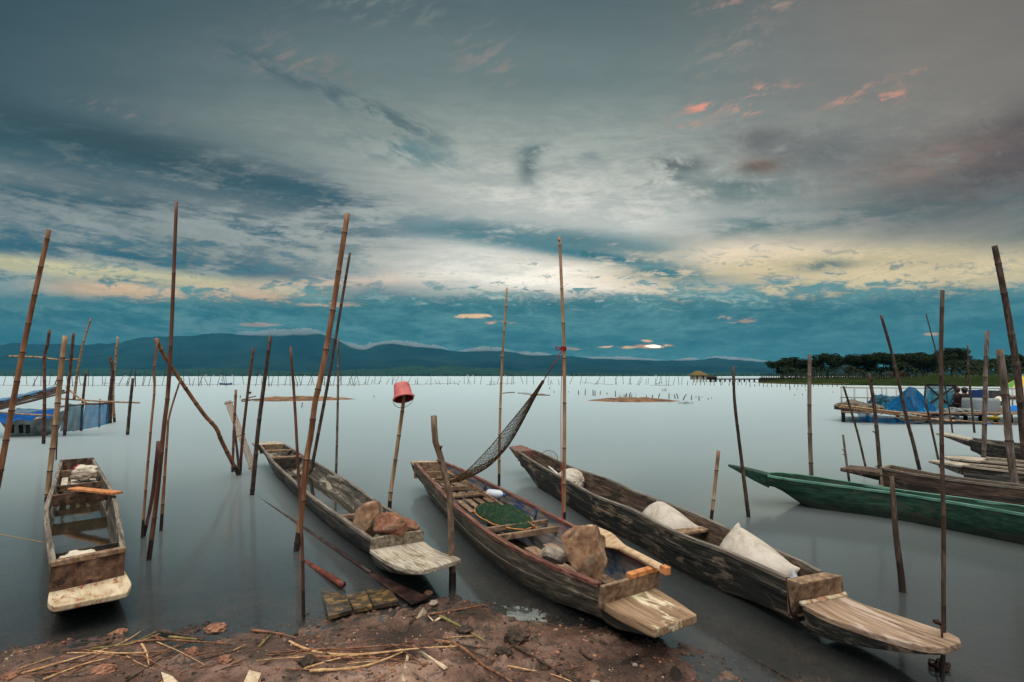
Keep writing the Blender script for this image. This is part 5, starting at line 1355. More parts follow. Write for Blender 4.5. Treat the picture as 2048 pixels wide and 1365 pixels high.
m, t, p, o = newmat('tree_leaves'); n = noise(t, objcoord(t), .9, 4)
t.links.new(rampc(t, n, [(.35, C(18, 28, 13)), (.65, C(44, 56, 24))]), p.inputs['Base Color']); p.inputs['Roughness'].default_value = .8
p.inputs['Specular IOR Level'].default_value = .15
plain('tree_bark', C(54, 44, 36), .95)
def tree_proto(seed, H_, W_, flat):
    rr = random.Random(seed); root = empty('bank_tree')
    tb = MB(); tips = []
    base = V3((0, 0, -.3)); fork = V3((rr.uniform(-.25, .25), rr.uniform(-.2, .2), H_ * rr.uniform(.22, .32)))
    tb.tube([base, fork * .5, fork], [.24, .19, .17], 7)
    for k in range(6):
        a = k * 1.05 + rr.uniform(-.3, .3); rad = W_ * rr.uniform(.28, .46); e = V3((math.cos(a) * rad, math.sin(a) * rad, H_ * rr.uniform(.58, .74)))
        mid = fork.lerp(e, .5) + V3((0, 0, -.15 * H_ * rr.uniform(.2, .8))); tb.tube(catmull([fork, mid, e], 6), [.13, .11, .09, .08, .06, .04], 5)
        for j in range(3):
            e2 = e + V3((rr.uniform(-1, 1) * W_ * .16, rr.uniform(-1, 1) * W_ * .16, H_ * rr.uniform(.02, .22))); tb.tube([mid.lerp(e, .6), e2], [.05, .02], 4); tips.append(e2)
        tips.append(e)
    for j in range(9): tips.append(V3((rr.uniform(-1, 1) * W_ * .36, rr.uniform(-1, 1) * W_ * .36, H_ * rr.uniform(.62, .9))))
    for j in range(9): tips.append(V3((rr.uniform(-1, 1) * W_ * .44, rr.uniform(-1, 1) * W_ * .44, H_ * rr.uniform(.34, .64))))
    tb.build('trunk', MATS['tree_bark'], root, True)
    cb = MB()
    for tp_ in tips:
        R_ = W_ * rr.uniform(.10, .19); n = int(230 * (R_ / (W_ * .15)) ** 2)
        for k in range(n):
            d = V3((rr.gauss(0, 1), rr.gauss(0, 1), rr.gauss(0, 1))).normalized() * (rr.random() ** .45) * R_
            q = tp_ + V3((d.x * 1.2, d.y * 1.2, d.z * (flat + .2)))
            if q.z > H_: q.z = H_ - rr.uniform(0, .2)
            s_ = rr.uniform(.10, .19); u = V3((rr.gauss(0, 1), rr.gauss(0, 1), rr.gauss(0, .5))).normalized(); w = u.orthogonal().normalized()
            w = (w * math.cos(rr.uniform(0, 6)) + u.cross(w) * math.sin(rr.uniform(0, 6))).normalized()
            cb.poly([q - u * s_, q + w * s_ * .6, q + u * s_, q - w * s_ * .6])
    cb.build('crown', MATS['tree_leaves'], root); return root
protos = [tree_proto(41, 6.4, 6.2, .62), tree_proto(57, 6.6, 5.6, .7), tree_proto(63, 6.0, 6.6, .6), tree_proto(77, 6.8, 5.2, .85)]
tused = [False] * 4
tlist = [(1562, 718, 0, 'low rounded dark tree at the left end of the tree row by the pier'), (1592, 712, 2, 'second dark tree from the pier end of the tree row'), (1618, 717, 1, 'dark tree behind the straight grey brown pole'), (1656, 709, 3, 'dark tree just right of the straight grey brown pole'), (1698, 708, 0, 'broad umbrella tree left of the leaning jointed bamboo'),
         (1728, 709, 2, 'broad umbrella tree above the blue net platform left end'), (1760, 703, 1, 'umbrella tree with bare limbs left of the leaning jointed bamboo top'), (1790, 703, 0, 'umbrella tree directly behind the leaning jointed bamboo'), (1818, 702, 2, 'umbrella tree above the blue net cone'), (1848, 708, 1, 'last umbrella tree before the tall foreground pole'),
         (1872, 710, 3, 'dark tree hidden behind the tall foreground pole'), (1905, 699, 3, 'tallest dark tree right of the tall foreground pole'), (1930, 716, 1, 'rounded dark tree behind the thin pole of the seated people'), (1960, 728, 2, 'low bushy tree in the gap of the tree row'), (2000, 714, 0, 'dark tree behind the square cut grey post'), (2030, 711, 3, 'dark tree behind the thickest leaning dark pole'), (2060, 708, 1, 'dark tree cut by the right edge of the view'), (2110, 712, 2, 'dark tree just beyond the right edge')]
for i, (px, ytop, k, lab) in enumerate(tlist):
    o = protos[k] if not tused[k] else copy_tree(protos[k]); tused[k] = True
    Y_ = 128 + (i % 3) * 4 + (2 if i > 10 else 0) - smst(1900, 2050, px) * 26; b = at(px, 760, Y_); hh = at(px, ytop, Y_).z - .7; sc = hh / 6.5
    o.location = (b.x, Y_, .7); o.scale = (sc * (1.08 + .2 * ((i * 7) % 5) / 5), sc * 1.1, sc); o.rotation_euler = (0, 0, i * 1.3)
    tag(o, lab, 'tree', 'dark trees along the right bank')
# undergrowth below the trees, and two roofs glimpsed through them
mb = MB(); rr = random.Random(31)
for k in range(15000):
    px = rr.uniform(1560, 2150); Y_ = rr.uniform(118, 140) - smst(1880, 2040, px) * 24; q = at(px, 760, Y_)
    hmax = 1.8 + 3.4 * max(0, mn.noise(V3((px * .018, 7, 0))) + .25) + smst(1860, 1900, px) * 1.6; z = .7 + rr.random() ** 1.4 * hmax
    s_ = rr.uniform(.12, .26); u = V3((rr.gauss(0, 1), rr.gauss(0, 1), rr.gauss(0, 1))).normalized(); w = u.orthogonal().normalized()
    mb.poly([V3((q.x, q.y, z)) - u * s_, V3((q.x, q.y, z)) + w * s_ * .6, V3((q.x, q.y, z)) + u * s_, V3((q.x, q.y, z)) - w * s_ * .6])
tag(mb.build('undergrowth', MATS['tree_leaves']), 'dark undergrowth below the trees on the right bank', None, None, 'stuff')
plain('roof_red', C(92, 50, 44), .85)
for (x0, x1, yt, ye, yb, lab) in ((1798, 1822, 742, 751, 757, 'house with a dull red roof glimpsed between the trees'),):
    root = empty('house', tuple(at(x0, yb, 142))); tag(root, lab, 'house'); inv = Matrix.Translation(-at(x0, yb, 142))
    mb = MB(inv); bxw(mb, x0 + 2, ye, x1 - 2, yb + 2, 142, 4); mb.build('wall', MATS['concrete_dark'], root)
    mb = MB(inv); a, b, c_ = at(x0, ye, 141.7), at(x1, ye, 141.7), at((x0 + x1) / 2, yt, 141.7); D = V3((0, 4.6, 0)); mb.loft([[a, b, c_], [a + D, b + D, c_ + D]], True, True, True); mb.build('roof', MATS['roof_red'], root)
# far village specks
vill = [(250, 746), (412, 745.5), (428, 746), (443, 745), (466, 744.8), (520, 746.5), (610, 747), (935, 747), (946, 747), (1010, 747.5), (1135, 747.5), (1312, 748)]
plain('pale_wall', C(200, 196, 188), .8); plain('far_roof', C(140, 120, 110), .8)
hproto = empty('far_house'); mb = MB(); mb.box((0, 0, 3), 16, 10, 6); mb.build('wall', MATS['pale_wall'], hproto)
mb = MB(); mb.loft([[V3((-9, -6, 6)), V3((9, -6, 6)), V3((9, 6, 6)), V3((-9, 6, 6))], [V3((-8, -.3, 10)), V3((8, -.3, 10)), V3((8, .3, 10)), V3((-8, .3, 10))]], True, True, True); mb.build('roof', MATS['far_roof'], hproto)
for i, (px, py) in enumerate(vill):
    o = hproto if i == 0 else copy_tree(hproto); q = at(px, py, 2170); o.location = (q.x, 2170, 1.4); sc = .32 + .25 * ((i * 37) % 10) / 10; o.scale = (sc, sc, sc)
    tag(o, 'tiny pale house on the far bank at the foot of the hills', 'house', 'tiny pale houses on the far bank')

# ------------------------------------------------------------------ net platforms left and right
def netmat(name, c, alpha, sc=60):
    m, t, p, o = newmat(name); n = noise(t, objcoord(t), 5, 5, .6)
    d = tuple(q * .6 for q in c[:3]) + (1,); t.links.new(rampc(t, n, [(.3, d), (.7, c)]), p.inputs['Base Color']); p.inputs['Roughness'].default_value = .8; p.inputs['Specular IOR Level'].default_value = 0
    tr = t.nodes.new('ShaderNodeBsdfTransparent'); mx = t.nodes.new('ShaderNodeMixShader')
    f = X(noise(t, objcoord(t), 3, 4, .6)) * .5 + (alpha - .25); t.links.new(f.v, mx.inputs[0])
    t.links.new(tr.outputs[0], mx.inputs[1]); t.links.new(p.outputs[0], mx.inputs[2]); t.links.new(mx.outputs[0], o.inputs[0]); return m
netmat('net_blue', C(44, 132, 184), .78); netmat('net_teal', C(42, 118, 140), .78); netmat('net_smoke', C(52, 66, 62), .86); netmat('net_deep_blue', C(30, 100, 150), .70)
plain('tarp_blue', C(20, 84, 150), .9); plain('tarp_bright', C(26, 110, 186), .85); plain('tarp_navy', C(30, 56, 104), .7); plain('tarp_grey', C(62, 64, 66), .8)
def sheet(name, label, tl, tr_, br, bl, mat, cat, n=14, sag=0.0, fold=.02, folds=6, seed=0, group=None, parent=None, kinds=None):
    """cloth or net between four points with vertical folds and a sagging edge"""
    mb = MB(); rows = []
    nrm = (tr_ - tl).cross(bl - tl).normalized()
    for j in range(n + 1):
        v_ = j / n; row = []
        for i in range(2 * n + 1):
            u_ = i / (2 * n); a = tl.lerp(tr_, u_); b = bl.lerp(br, u_); q = a.lerp(b, v_)
            q = q + nrm * (fold * math.sin(u_ * folds * 6.28 + seed + 1.5 * mn.noise(V3((u_ * 3, v_ * 2, seed)))) * (.3 + .7 * v_)) + V3((0, 0, -sag * math.sin(math.pi * u_) * (1 - v_ * .3)))
            row.append(q)
        rows.append(row)
    mb.loft(rows, False); o = mb.build(name, MATS[mat], parent, True, None if parent else tuple(tl))
    if label: tag(o, label, cat, group)
    return o
# left: lift net among the poles
YL = 14.2
PL = lambda x, y, d=0.0: at(x, y, YL + d)
for (x0, y0, x1, y1, d0, d1, lab) in ((122, 798, 279, 806, .3, .3, 'long level bamboo rail above the blue nets at the left'), (-20, 823, 107, 832, -.6, -.6, 'level bamboo rail before the blue tarpaulin at the left'), (118, 813, 172, 808, -.2, 0, 'bamboo rail along the top of the left net corner'), (172, 808, 222, 806, 0, 0, 'short rail on top of the blue net panel'), (132, 775, 172, 806, .2, 0, 'slanting stick down to the blue net corner'), (70, 840, 92, 832, -.7, -.7, 'short pale stick tied at the slim bent bamboo')):
    thin('bamboo_rail', lab, [PL(x0, y0, d0), PL((x0 + x1) / 2, (y0 + y1) / 2 + 1, (d0 + d1) / 2), PL(x1, y1, d1)], .024, 'bamboo_tan' if d0 else 'bamboo_red', 'rail', None, 6)
sheet('blue_net', 'see-through blue net panel hung between the left poles', PL(170, 809), PL(217, 807), PL(214, 849), PL(160, 860), 'net_blue', 'net', 12, .02, .04, 3, 1)
sheet('blue_net', 'blue net corner hanging left of the see-through panel', PL(134, 806, -.2), PL(170, 808), PL(160, 861), PL(120, 862, -.2), 'net_teal', 'net', 12, .03, .06, 3, 4)
sheet('smoky_net', 'smoky grey green net drooping into the water at the left', PL(-8, 836, -.6), PL(137, 818, -.3), PL(110, 864, -.3), PL(24, 888, -.5), 'net_smoke', 'net', 14, .14, .12, 3, 2)
sheet('tarpaulin', 'bright blue tarpaulin slung under the left rail', PL(-16, 826, -.5), PL(108, 818, -.1), PL(107, 832, -.5), PL(-16, 846, -.9), 'tarp_blue', 'tarpaulin', 12, .05, .05, 3, 3)
sheet('tarpaulin', 'blue inner fold of cloth behind the left tarpaulin', PL(36, 816, .4), PL(134, 812, .3), PL(108, 824, -.1), PL(20, 830, 0), 'net_deep_blue', 'tarpaulin', 10, .06, .04, 3, 6)
root = empty('slatted_roof', tuple(PL(60, 800))); tag(root, 'sloping dark slatted roof with blue cloth over it at the left edge', 'roof'); inv = Matrix.Translation(-PL(60, 800)); rr = random.Random(8)
for k in range(16):
    f = k / 15; mb = MB(inv); a = PL(lerp(-14, -10, f), lerp(806, 822, f), lerp(.5, -.5, f)); b = PL(lerp(116, 134, f) + rr.uniform(-4, 4), lerp(774, 786, f) + rr.uniform(-2, 2), lerp(.7, -.2, f))
    mb.tube([a, a.lerp(b, .5) + V3((0, 0, rr.uniform(-.03, .02))), b], .016, 5); mb.build('slat', MATS['bamboo_dark'], root, True)
sheet('roof_cloth', None, PL(-12, 801, .7), PL(117, 771, .8), PL(96, 782, .3), PL(-12, 807, .3), 'net_deep_blue', None, 10, .0, .04, 4, 2, parent=None)
o = bpy.data.objects['roof_cloth']; o.parent = root; o.matrix_parent_inverse = inv
for x in (26, 44, 58):
    thin('short_post', 'short dark post under the drooping smoky net at the left edge', [PL(x, 884, .3), PL(x - 3, 850, .3)], .05, 'timber_dark', 'post', 'short posts under the smoky net', 7)

# right: the big platform
plain('steel_pale', C(176, 178, 172), .6)
YR = 17.6
PR = lambda x, y, d=0.0: at(x, y, YR + d)
root = empty('net_platform', tuple(PR(1850, 840))); tag(root, 'long wooden fishing platform with white railings hung with blue nets', 'platform'); inv = Matrix.Translation(-PR(1850, 840))
for k in range(9):
    f = k / 8; mb = MB(inv); a = PR(1686, 818, 2.6 - f * 2.4); b = PR(2110, 826 + f * 8, 2.2 - f * 3.0); a.z = .34 ; b.z = .36
    mb.beam(a, b, .3, .04); mb.build('deck_plank', MATS['board_tan'], root)
for i, x in enumerate((1686, 1735, 1795, 1850, 1905, 1930, 1960, 1990, 2020, 2046)):
    mb = MB(inv); a = PR(x, 818, .3 - .3 * i / 9); mb.tube([V3((a.x, a.y, -.3)), V3((a.x, a.y, .33))], .06, 7); mb.build('leg', MATS['timber_dark'], root, True)
    mb = MB(inv); a = PR(x, 818, 2.3 - .3 * i / 9); mb.tube([V3((a.x, a.y, -.3)), V3((a.x, a.y, .33))], .06, 7); mb.build('leg', MATS['timber_dark'], root, True)
Yq = 2.2
for x in (1683, 1709, 1735, 1764, 1773, 1793, 1822, 1855, 1880, 1910, 1925, 1963, 1975, 2000, 2025, 2047):
    mb = MB(inv); mb.tube([PR(x, 817, Yq), PR(x, 776, Yq)], .028, 6); mb.build('rail_post', MATS['steel_pale'], root, True)
for (y0, y1) in ((775.5, 778), (795, 801)):
    mb = MB(inv); mb.tube([PR(1681, y0, Yq), PR(2110, y1, Yq)], .026, 6); mb.build('handrail', MATS['steel_pale'], root, True)
for q in ((1686, 818, 1686, 834), (1709, 818, 1709, 834)):
    pass
for (x0, y0, x1, y1, w, lab) in ((1678, 814, 1901, 843, .035, 'long bamboo pole laid along the front edge of the net platform'), (1682, 811, 1860, 832, .035, 'bamboo pole behind the front edge pole of the net platform'), (1775, 835, 1910, 843, .03, 'short bamboo pole at the middle of the platform front edge'), (1850, 837, 2048, 850, .032, 'bamboo pole carrying the bright blue tarpaulin at the right edge')):
    thin('bamboo_pole', lab, [PR(x0, y0, -.4), PR((x0 + x1) / 2, (y0 + y1) / 2 + .8, -.5), PR(x1, y1, -.6)], w, 'bamboo_tan', 'pole', None, 6)
def netheap(label, px, py, d, wx, wy, hz_, mat, seed):
    c = PR(px, py, d); b = ico(5)
    for v_ in b.verts:
        q = v_.co.copy(); q *= 1 + .30 * mn.fractal(q * 1.5 + V3((seed, 0, 0)), 1, 2, 4) + .10 * mn.ridged_multi_fractal(q * 3 + V3((0, seed, 0)), 1, 2, 3, 1, 2)
        v_.co = V3((q.x * wx, q.y * wy, max(q.z, -.35) * hz_))
    return blob_build(b, 'net_pile', MATS[mat], Matrix.Translation(c), label, 'net pile')
mottled('net_grey_brown', C(58, 52, 46), C(104, 96, 86), C(134, 126, 114), (1, 1, 1), 9, .95, .7, .03); mottled('net_grey', C(74, 80, 82), C(112, 120, 120), C(140, 146, 142), (1, 1, 1), 9, .95, .7, .03); mottled('net_dark_teal', C(20, 46, 62), C(36, 78, 98), C(58, 104, 120), (1, 1, 1), 9, .95, .7, .03)
netheap('grey brown pile of nets at the left end of the platform', 1708, 816, .8, .52, .5, .22, 'net_grey_brown', 1)
netheap('grey brown bunched nets left of the dark teal bundle', 1742, 816, .7, .34, .4, .13, 'net_grey_brown', 3)
netheap('dark teal bundle of nets against the railing', 1759, 808, 1.6, .28, .3, .30, 'net_dark_teal', 5)
netheap('teal net heap left of the blue net cone', 1786, 811, 1.5, .34, .3, .28, 'net_dark_teal', 8)
netheap('grey net heap right of the blue net cone', 1885, 833, -.1, .40, .3, .12, 'net_grey', 11)
netheap('wide grey green net heap before the two seated people', 1928, 828, .2, .48, .4, .17, 'net_grey', 14)
netheap('grey nets left of the wide net heap before the seated people', 1908, 826, .1, .24, .3, .17, 'net_grey', 17)
# blue net cone with two peaks
mb = MB(); rows = []
n_ = 72; pk0, pk1 = PR(1821, 774, .6), PR(1827, 775, .6)
for j in range(17):
    v_ = j / 16; row = []
    for i in range(n_):
        a = 2 * math.pi * i / n_; bx_ = PR(lerp(1771, 1869, (math.cos(a) + 1) / 2), lerp(822, 828, (math.cos(a) + 1) / 2), .6); base_ = V3((bx_.x, bx_.y + math.sin(a) * .55, bx_.z))
        pk_ = pk0.lerp(pk1, -.6) if math.cos(a) < 0 else pk0.lerp(pk1, 1.6)
        q = pk_.lerp(base_, v_ ** 1.15) + V3((0, 0, -.06 * math.sin(math.pi * v_)))
        cen = pk0.lerp(PR(1820, 825, .6), v_); q = cen + (q - cen) * (1 + .30 * math.sin(a * 10 + 2.5 * mn.noise(V3((v_ * 1.6, math.cos(a), 0)))) * smst(.02, .25, v_) * (1 - .35 * v_)); row.append(q)
    rows.append(row)
mb.loft(rows, True); o = mb.build('blue_net', MATS['net_deep_blue'], None, True, tuple(pk0)); tag(o, 'blue net gathered up to two peaks like a tent', 'net')
for k, (x0, y0, x1, y1, x2, y2, x3, y3) in enumerate(((1711, 822, 1796, 834, 1790, 849, 1722, 842), (1789, 834, 1852, 841, 1838, 853, 1793, 850), (1826, 840, 1880, 843, 1862, 855, 1830, 853))):
    sheet('blue_net_skirt', ('left', 'middle', 'right')[k] + ' length of blue net dipping into the water below the platform edge', PR(x0, y0, -.45), PR(x1, y1, -.5), PR(x2, y2, -.5), PR(x3, y3, -.45), 'net_deep_blue' if k < 2 else 'net_teal', 'net', 10, .03, .05, 3, k)
    thin('cord', ('left', 'middle', 'right')[k] + ' pale sagging cord on the blue net skirt', catmull([PR(x0 + 2, y0 + 1, -.52), PR((x0 + x1) / 2, (y0 + y1) / 2 + 7, -.56), PR(x1, y1 + 1, -.56)], 12), .012, 'pale_string', 'cord')
sheet('blue_net', 'blue net draped along the railing left of the blue net cone', PR(1772, 797, 2.0), PR(1822, 792, 2.0), PR(1830, 826, .2), PR(1752, 824, .2), 'net_teal', 'net', 12, .05, .09, 5, 3)
sheet('blue_net', 'blue net spread low right of the blue net cone', PR(1828, 786, .9), PR(1856, 806, 1.2), PR(1886, 832, -.1), PR(1836, 832, -.2), 'net_blue', 'net', 12, .05, .09, 5, 6)
sheet('blue_net', 'thin teal net hung on the railing between the frame and the seated people', PR(1858, 780, 2.1), PR(1908, 782, 2.1), PR(1908, 816, 2.0), PR(1852, 816, 2.0), 'net_teal', 'net', 10, .04, .06, 4, 9)
# teal net on a tilted square frame
root = empty('framed_net', tuple(PR(1880, 818, 1.4))); tag(root, 'teal net stretched on a square black frame with crossed sticks', 'net'); inv = Matrix.Translation(-PR(1880, 818, 1.4))
cs = [PR(1850, 769, 1.5), PR(1911, 771, 1.5), PR(1905, 817, 1.3), PR(1847, 815, 1.3)]
o = sheet('net_panel', None, *cs, 'net_teal', None, 12, .02, .05, 3, 2); o.location = (0, 0, 0)
o.data.transform(Matrix.Translation(cs[0])); o.data.transform(inv); o.parent = root
for a, b in ((0, 1), (0, 3), (1, 2), (0, 2), (1, 3)):
    mb = MB(inv); mb.tube([cs[a] + V3((0, -.03, 0)), cs[b] + V3((0, -.03, 0))], .028, 6); mb.build('frame_stick', MATS['timber_dark'], root, True)
# tarpaulin screens, mesh bag, float, bright tarpaulin, umbrella
sheet('tarpaulin', 'navy blue tarpaulin screen right of the seated people', PR(1937, 780, 2.0), PR(1967, 779, 2.0), PR(1967, 819, 1.9), PR(1939, 819, 1.9), 'tarp_navy', 'tarpaulin', 10, .01, .05, 3, 1)
sheet('tarpaulin', 'dark grey tarpaulin screen behind the mesh bag', PR(1976, 781, 2.1), PR(2016, 781, 2.1), PR(2016, 812, 2.0), PR(1976, 812, 2.0), 'tarp_grey', 'tarpaulin', 10, .01, .04, 3, 4)
root = empty('mesh_cage', tuple(PR(1984, 834, .2))); tag(root, 'pale grey mesh cage with a tan cloth thrown over its top', 'cage'); inv = Matrix.Translation(-PR(1984, 834, .2))
mb = MB(inv); a0, b0 = PR(1960, 831, .0), PR(2008, 834, .0); hh = .56; rows = []
for k in range(7):
    f = k / 6; bl_ = 1 + .05 * math.sin(math.pi * f)
    row = []
    for i in range(24):
        an = 2 * math.pi * i / 24; cx_ = math.copysign(abs(math.cos(an)) ** .4, math.cos(an)); cy_ = math.copysign(abs(math.sin(an)) ** .4, math.sin(an)); m0 = (a0 + b0) / 2
        row.append(V3((m0.x + cx_ * (b0.x - a0.x) / 2 * bl_, m0.y + .4 + cy_ * .38 * bl_, a0.z + hh * f + .01 * mn.noise(V3((an * 2, f * 3, 0))))))
    rows.append(row)
plain('mesh_grey', C(136, 146, 150), .8); mb.loft(rows, True, True, True); mb.build('mesh_side', MATS['mesh_grey'], root, True)
mb = MB(inv); c_ = PR(1998, 801, .3); rows = []
for k in range(6):
    r_ = k / 5; rows.append([V3((c_.x + math.cos(q * .393) * r_ * .30 * (1 + .25 * mn.noise(V3((math.cos(q * .393), math.sin(q * .393), 2)))), c_.y + math.sin(q * .393) * r_ * .3, c_.z + .17 * (1 - r_) ** 1.2 + .02 * mn.noise(V3((q, r_ * 3, 0))) - .02)) for q in range(16)])
mb.loft(rows, True); mb.build('cloth_cover', MATS['cloth_cream'], root, True)
plain('yellow_plastic', C(206, 180, 50), .5); c_ = PR(1989, 837, -.3); root = empty('float_can', tuple(c_)); tag(root, 'yellow plastic can lying at the front of the platform', 'can')
mb = MB(); mb.loft([[V3((d, math.cos(k * .524) * r * 1.3, math.sin(k * .524) * r)) for k in range(12)] for d, r in ((-.2, .02), (-.19, .05), (-.17, .065), (.10, .065), (.14, .055), (.16, .03), (.20, .028), (.20, .005))], True, True, True); mb.build('can_body', MATS['yellow_plastic'], root, True)
mb = MB(); mb.tube(catmull([V3((-.02, 0, .06)), V3((.0, 0, .10)), V3((.06, 0, .10)), V3((.09, 0, .06))], 10), .012, 6); mb.build('handle', MATS['yellow_plastic'], root, True)
sheet('tarpaulin', 'bright blue tarpaulin hanging over the platform front at the right edge', PR(1961, 844, -.5), PR(2110, 846, -.6), PR(2100, 870, -.7), PR(1985, 853, -.6), 'tarp_bright', 'tarpaulin', 12, .03, .06, 4, 3)
sheet('tarpaulin', 'crumpled bright blue cloth on the deck behind the grey posts', PR(2015, 812, .6), PR(2090, 808, .6), PR(2090, 826, .0), PR(2020, 826, .1), 'tarp_bright', 'tarpaulin', 10, .02, .06, 4, 7)
plain('umbrella_yellow', C(206, 176, 80), .8); plain('umbrella_green', C(92, 150, 74), .8)
c_ = at(2042, 778, 26); root = empty('umbrella', (c_.x, c_.y, .35)); tag(root, 'yellow and green market umbrella behind the right hand poles', 'umbrella'); inv = Matrix.Translation((-c_.x, -c_.y, -.35))
mb = MB(inv); ap = at(2046, 752, 26); rim_ = [V3((c_.x + .1 + math.cos(k * math.pi / 4 + .3) * .85, c_.y + math.sin(k * math.pi / 4 + .3) * .85, c_.z + .05)) for k in range(8)]
for k in range(8):
    a, b = rim_[k], rim_[(k + 1) % 8]; mb.poly([ap, a, a.lerp(b, .5) + V3((0, 0, .06)), b], k % 2)
mb.build('canopy', [MATS['umbrella_yellow'], MATS['umbrella_green']], root)
mb = MB(inv); mb.tube([V3((ap.x, ap.y, .35)), ap + V3((0, 0, .08))], .02, 6); mb.build('pole', MATS['steel_pale'], root, True)

# two people sitting on the platform, backs to the shore
plain('skin', C(128, 88, 64), .6, .06); plain('hair_brown', C(58, 34, 24), .6); plain('hair_black', C(26, 20, 18), .5); plain('shirt_brown', C(74, 50, 42), .9, .25, 30); plain('shirt_dark', C(44, 38, 40), .9); plain('trousers', C(40, 42, 50), .9)
def seated(label, px, Y, turn, mats):
    base = at(px, 818, Y); base.z = .38
    root = empty('person', tuple(base), turn); tag(root, label, 'person', 'two people sitting on the net platform')
    J = {'pel': ((0, 0, .09), .13), 'sp': ((0, -.02, .27), .125), 'ch': ((0, 0, .44), .135), 'nk': ((0, .02, .56), .05), 'hd': ((0, .04, .64), .075), 'tp': ((0, .03, .74), .075),
         'shl': ((-.16, .01, .50), .06), 'ell': ((-.24, .06, .28), .042), 'wrl': ((-.17, .24, .20), .03), 'hnl': ((-.12, .31, .20), .026), 'shr': ((.16, .01, .50), .06), 'elr': ((.24, .05, .28), .042), 'wrr': ((.18, .24, .19), .03), 'hnr': ((.13, .31, .19), .026),
         'hpl': ((-.09, .04, .09), .095), 'knl': ((-.17, .42, .20), .062), 'anl': ((-.06, .52, .02), .042), 'ftl': ((-.04, .64, .02), .035), 'hpr': ((.09, .04, .09), .095), 'knr': ((.17, .42, .20), .062), 'anr': ((.06, .50, .02), .042), 'ftr': ((.04, .62, .02), .035)}
    E_ = ['pel sp', 'sp ch', 'ch nk', 'nk hd', 'hd tp', 'ch shl', 'shl ell', 'ell wrl', 'wrl hnl', 'ch shr', 'shr elr', 'elr wrr', 'wrr hnr', 'pel hpl', 'hpl knl', 'knl anl', 'anl ftl', 'pel hpr', 'hpr knr', 'knr anr', 'anr ftr']
    ks = list(J); me = bpy.data.meshes.new('body'); me.from_pydata([J[k][0] for k in ks], [tuple(ks.index(q) for q in e.split()) for e in E_], [])
    o = bpy.data.objects.new('body', me); COL.objects.link(o); sk = o.modifiers.new('skin', 'SKIN'); o.modifiers.new('smooth', 'SUBSURF').levels = 2
    for i, k in enumerate(ks): me.skin_vertices[0].data[i].radius = (J[k][1], J[k][1] * .85)
    me.skin_vertices[0].data[0].use_root = True
    dg = bpy.context.evaluated_depsgraph_get(); m2 = bpy.data.meshes.new_from_object(o.evaluated_get(dg)); o.modifiers.clear(); o.data = m2
    m2.materials.clear()
    for q in ('skin', mats[0], 'trousers'): m2.materials.append(MATS[q])
    for f in m2.polygons:
        c = f.center; f.use_smooth = True
        f.material_index = 0 if (c.z > .545 or (c.y > .16 and abs(c.x) > .08 and c.z > .12 and c.z < .30 and abs(c.x) > .11 and c.y < .34 and c.z > .165) or (c.y > .5)) else (1 if c.z > .16 and c.y < .2 else 2)
    o.parent = root
    b = ico(3)
    for v_ in b.verts:
        q = v_.co; v_.co = V3((q.x * .098, q.y * .105 - .02, q.z * .115 + .03)); 
        if v_.co.y > .055 and v_.co.z < .06: v_.co.y = .05
        v_.co += V3((0, .035, .665)) * 1.0
    h = blob_build(b, 'hair', MATS[mats[1]], Matrix.Identity(4), parent=root)
seated('person with brown hair in a patterned brown shirt sitting on the platform', 1917, 19.4, .25, ('shirt_brown', 'hair_brown'))
seated('person with short black hair in a dark shirt sitting on the platform', 1932, 19.0, -.1, ('shirt_dark', 'hair_black'))

# ------------------------------------------------------------------ things lying on the shore
def gnd(px, py, up=0.0):
    z = 0.0
    for k in range(8):
        q = gp(px, py, z + up); z = max(ground_z(q.x, q.y), -.02)
    return V3((q.x, q.y, z + up))
mottled('reed_straw', C(132, 100, 66), C(184, 146, 102), C(210, 178, 134), (6, 6, 6), 5, .8, .3, .003); mottled('reed_brown', C(72, 46, 32), C(122, 84, 60), C(156, 116, 86), (6, 6, 6), 5, .8, .3, .003); mottled('reed_fresh', C(84, 78, 46), C(122, 112, 66), C(152, 138, 92), (6, 6, 6), 5, .8, .3, .003); mottled('twig_dark', C(34, 26, 22), C(62, 48, 38), C(92, 74, 60), (6, 6, 6), 5, .8, .4, .004); mottled('leaf_dry', C(150, 128, 100), C(196, 176, 146), C(216, 200, 174), (6, 6, 6), 4, .8, .3, .003)
def reed(label, px, w, mat, cat='reed', name='dry_reed', group='dry reeds strewn on the mud', up=.010):
    pts = []
    rr = random.Random(int(px[0][0]) * 7 + int(px[-1][1]))
    k = max(2, int(math.hypot(px[-1][0] - px[0][0], px[-1][1] - px[0][1]) / 18))
    q2 = catmull([V3((x, y, 0)) for x, y in px], k + 3)
    Y0 = gnd(*px[0]).y; r = w * Y0 / F / 2 * .8
    g0, g1 = gnd(*px[0]).z, gnd(*px[-1]).z; nq = len(q2)
    dz_ = sorted(gnd(q.x, q.y).z - lerp(g0, g1, i / (nq - 1)) for i, q in enumerate(q2)); off = max(0, dz_[int(.7 * (nq - 1))])
    for i, q in enumerate(q2): pts.append(gp(q.x, q.y, lerp(g0, g1, i / (nq - 1)) + off * math.sin(math.pi * lerp(.15, .85, i / (nq - 1))) + up * .6 + r * .8))
    n = len(pts); mb = MB(); mb.tube(catmull(pts, n * 2), [r * lerp(1.1, .55, i / (2 * n - 1)) * (1.0 + (.25 if i % 7 == 3 else 0)) for i in range(2 * n)], 7, 0, None, True, .06)
    return tag(mb.build(name, MATS[mat], None, True, tuple(pts[0])), label, cat, group)
reed('long straw stalk sweeping up to the tip above the left reed pile', [(44, 1347), (103, 1331), (234, 1290), (297, 1253)], 5, 'reed_straw')
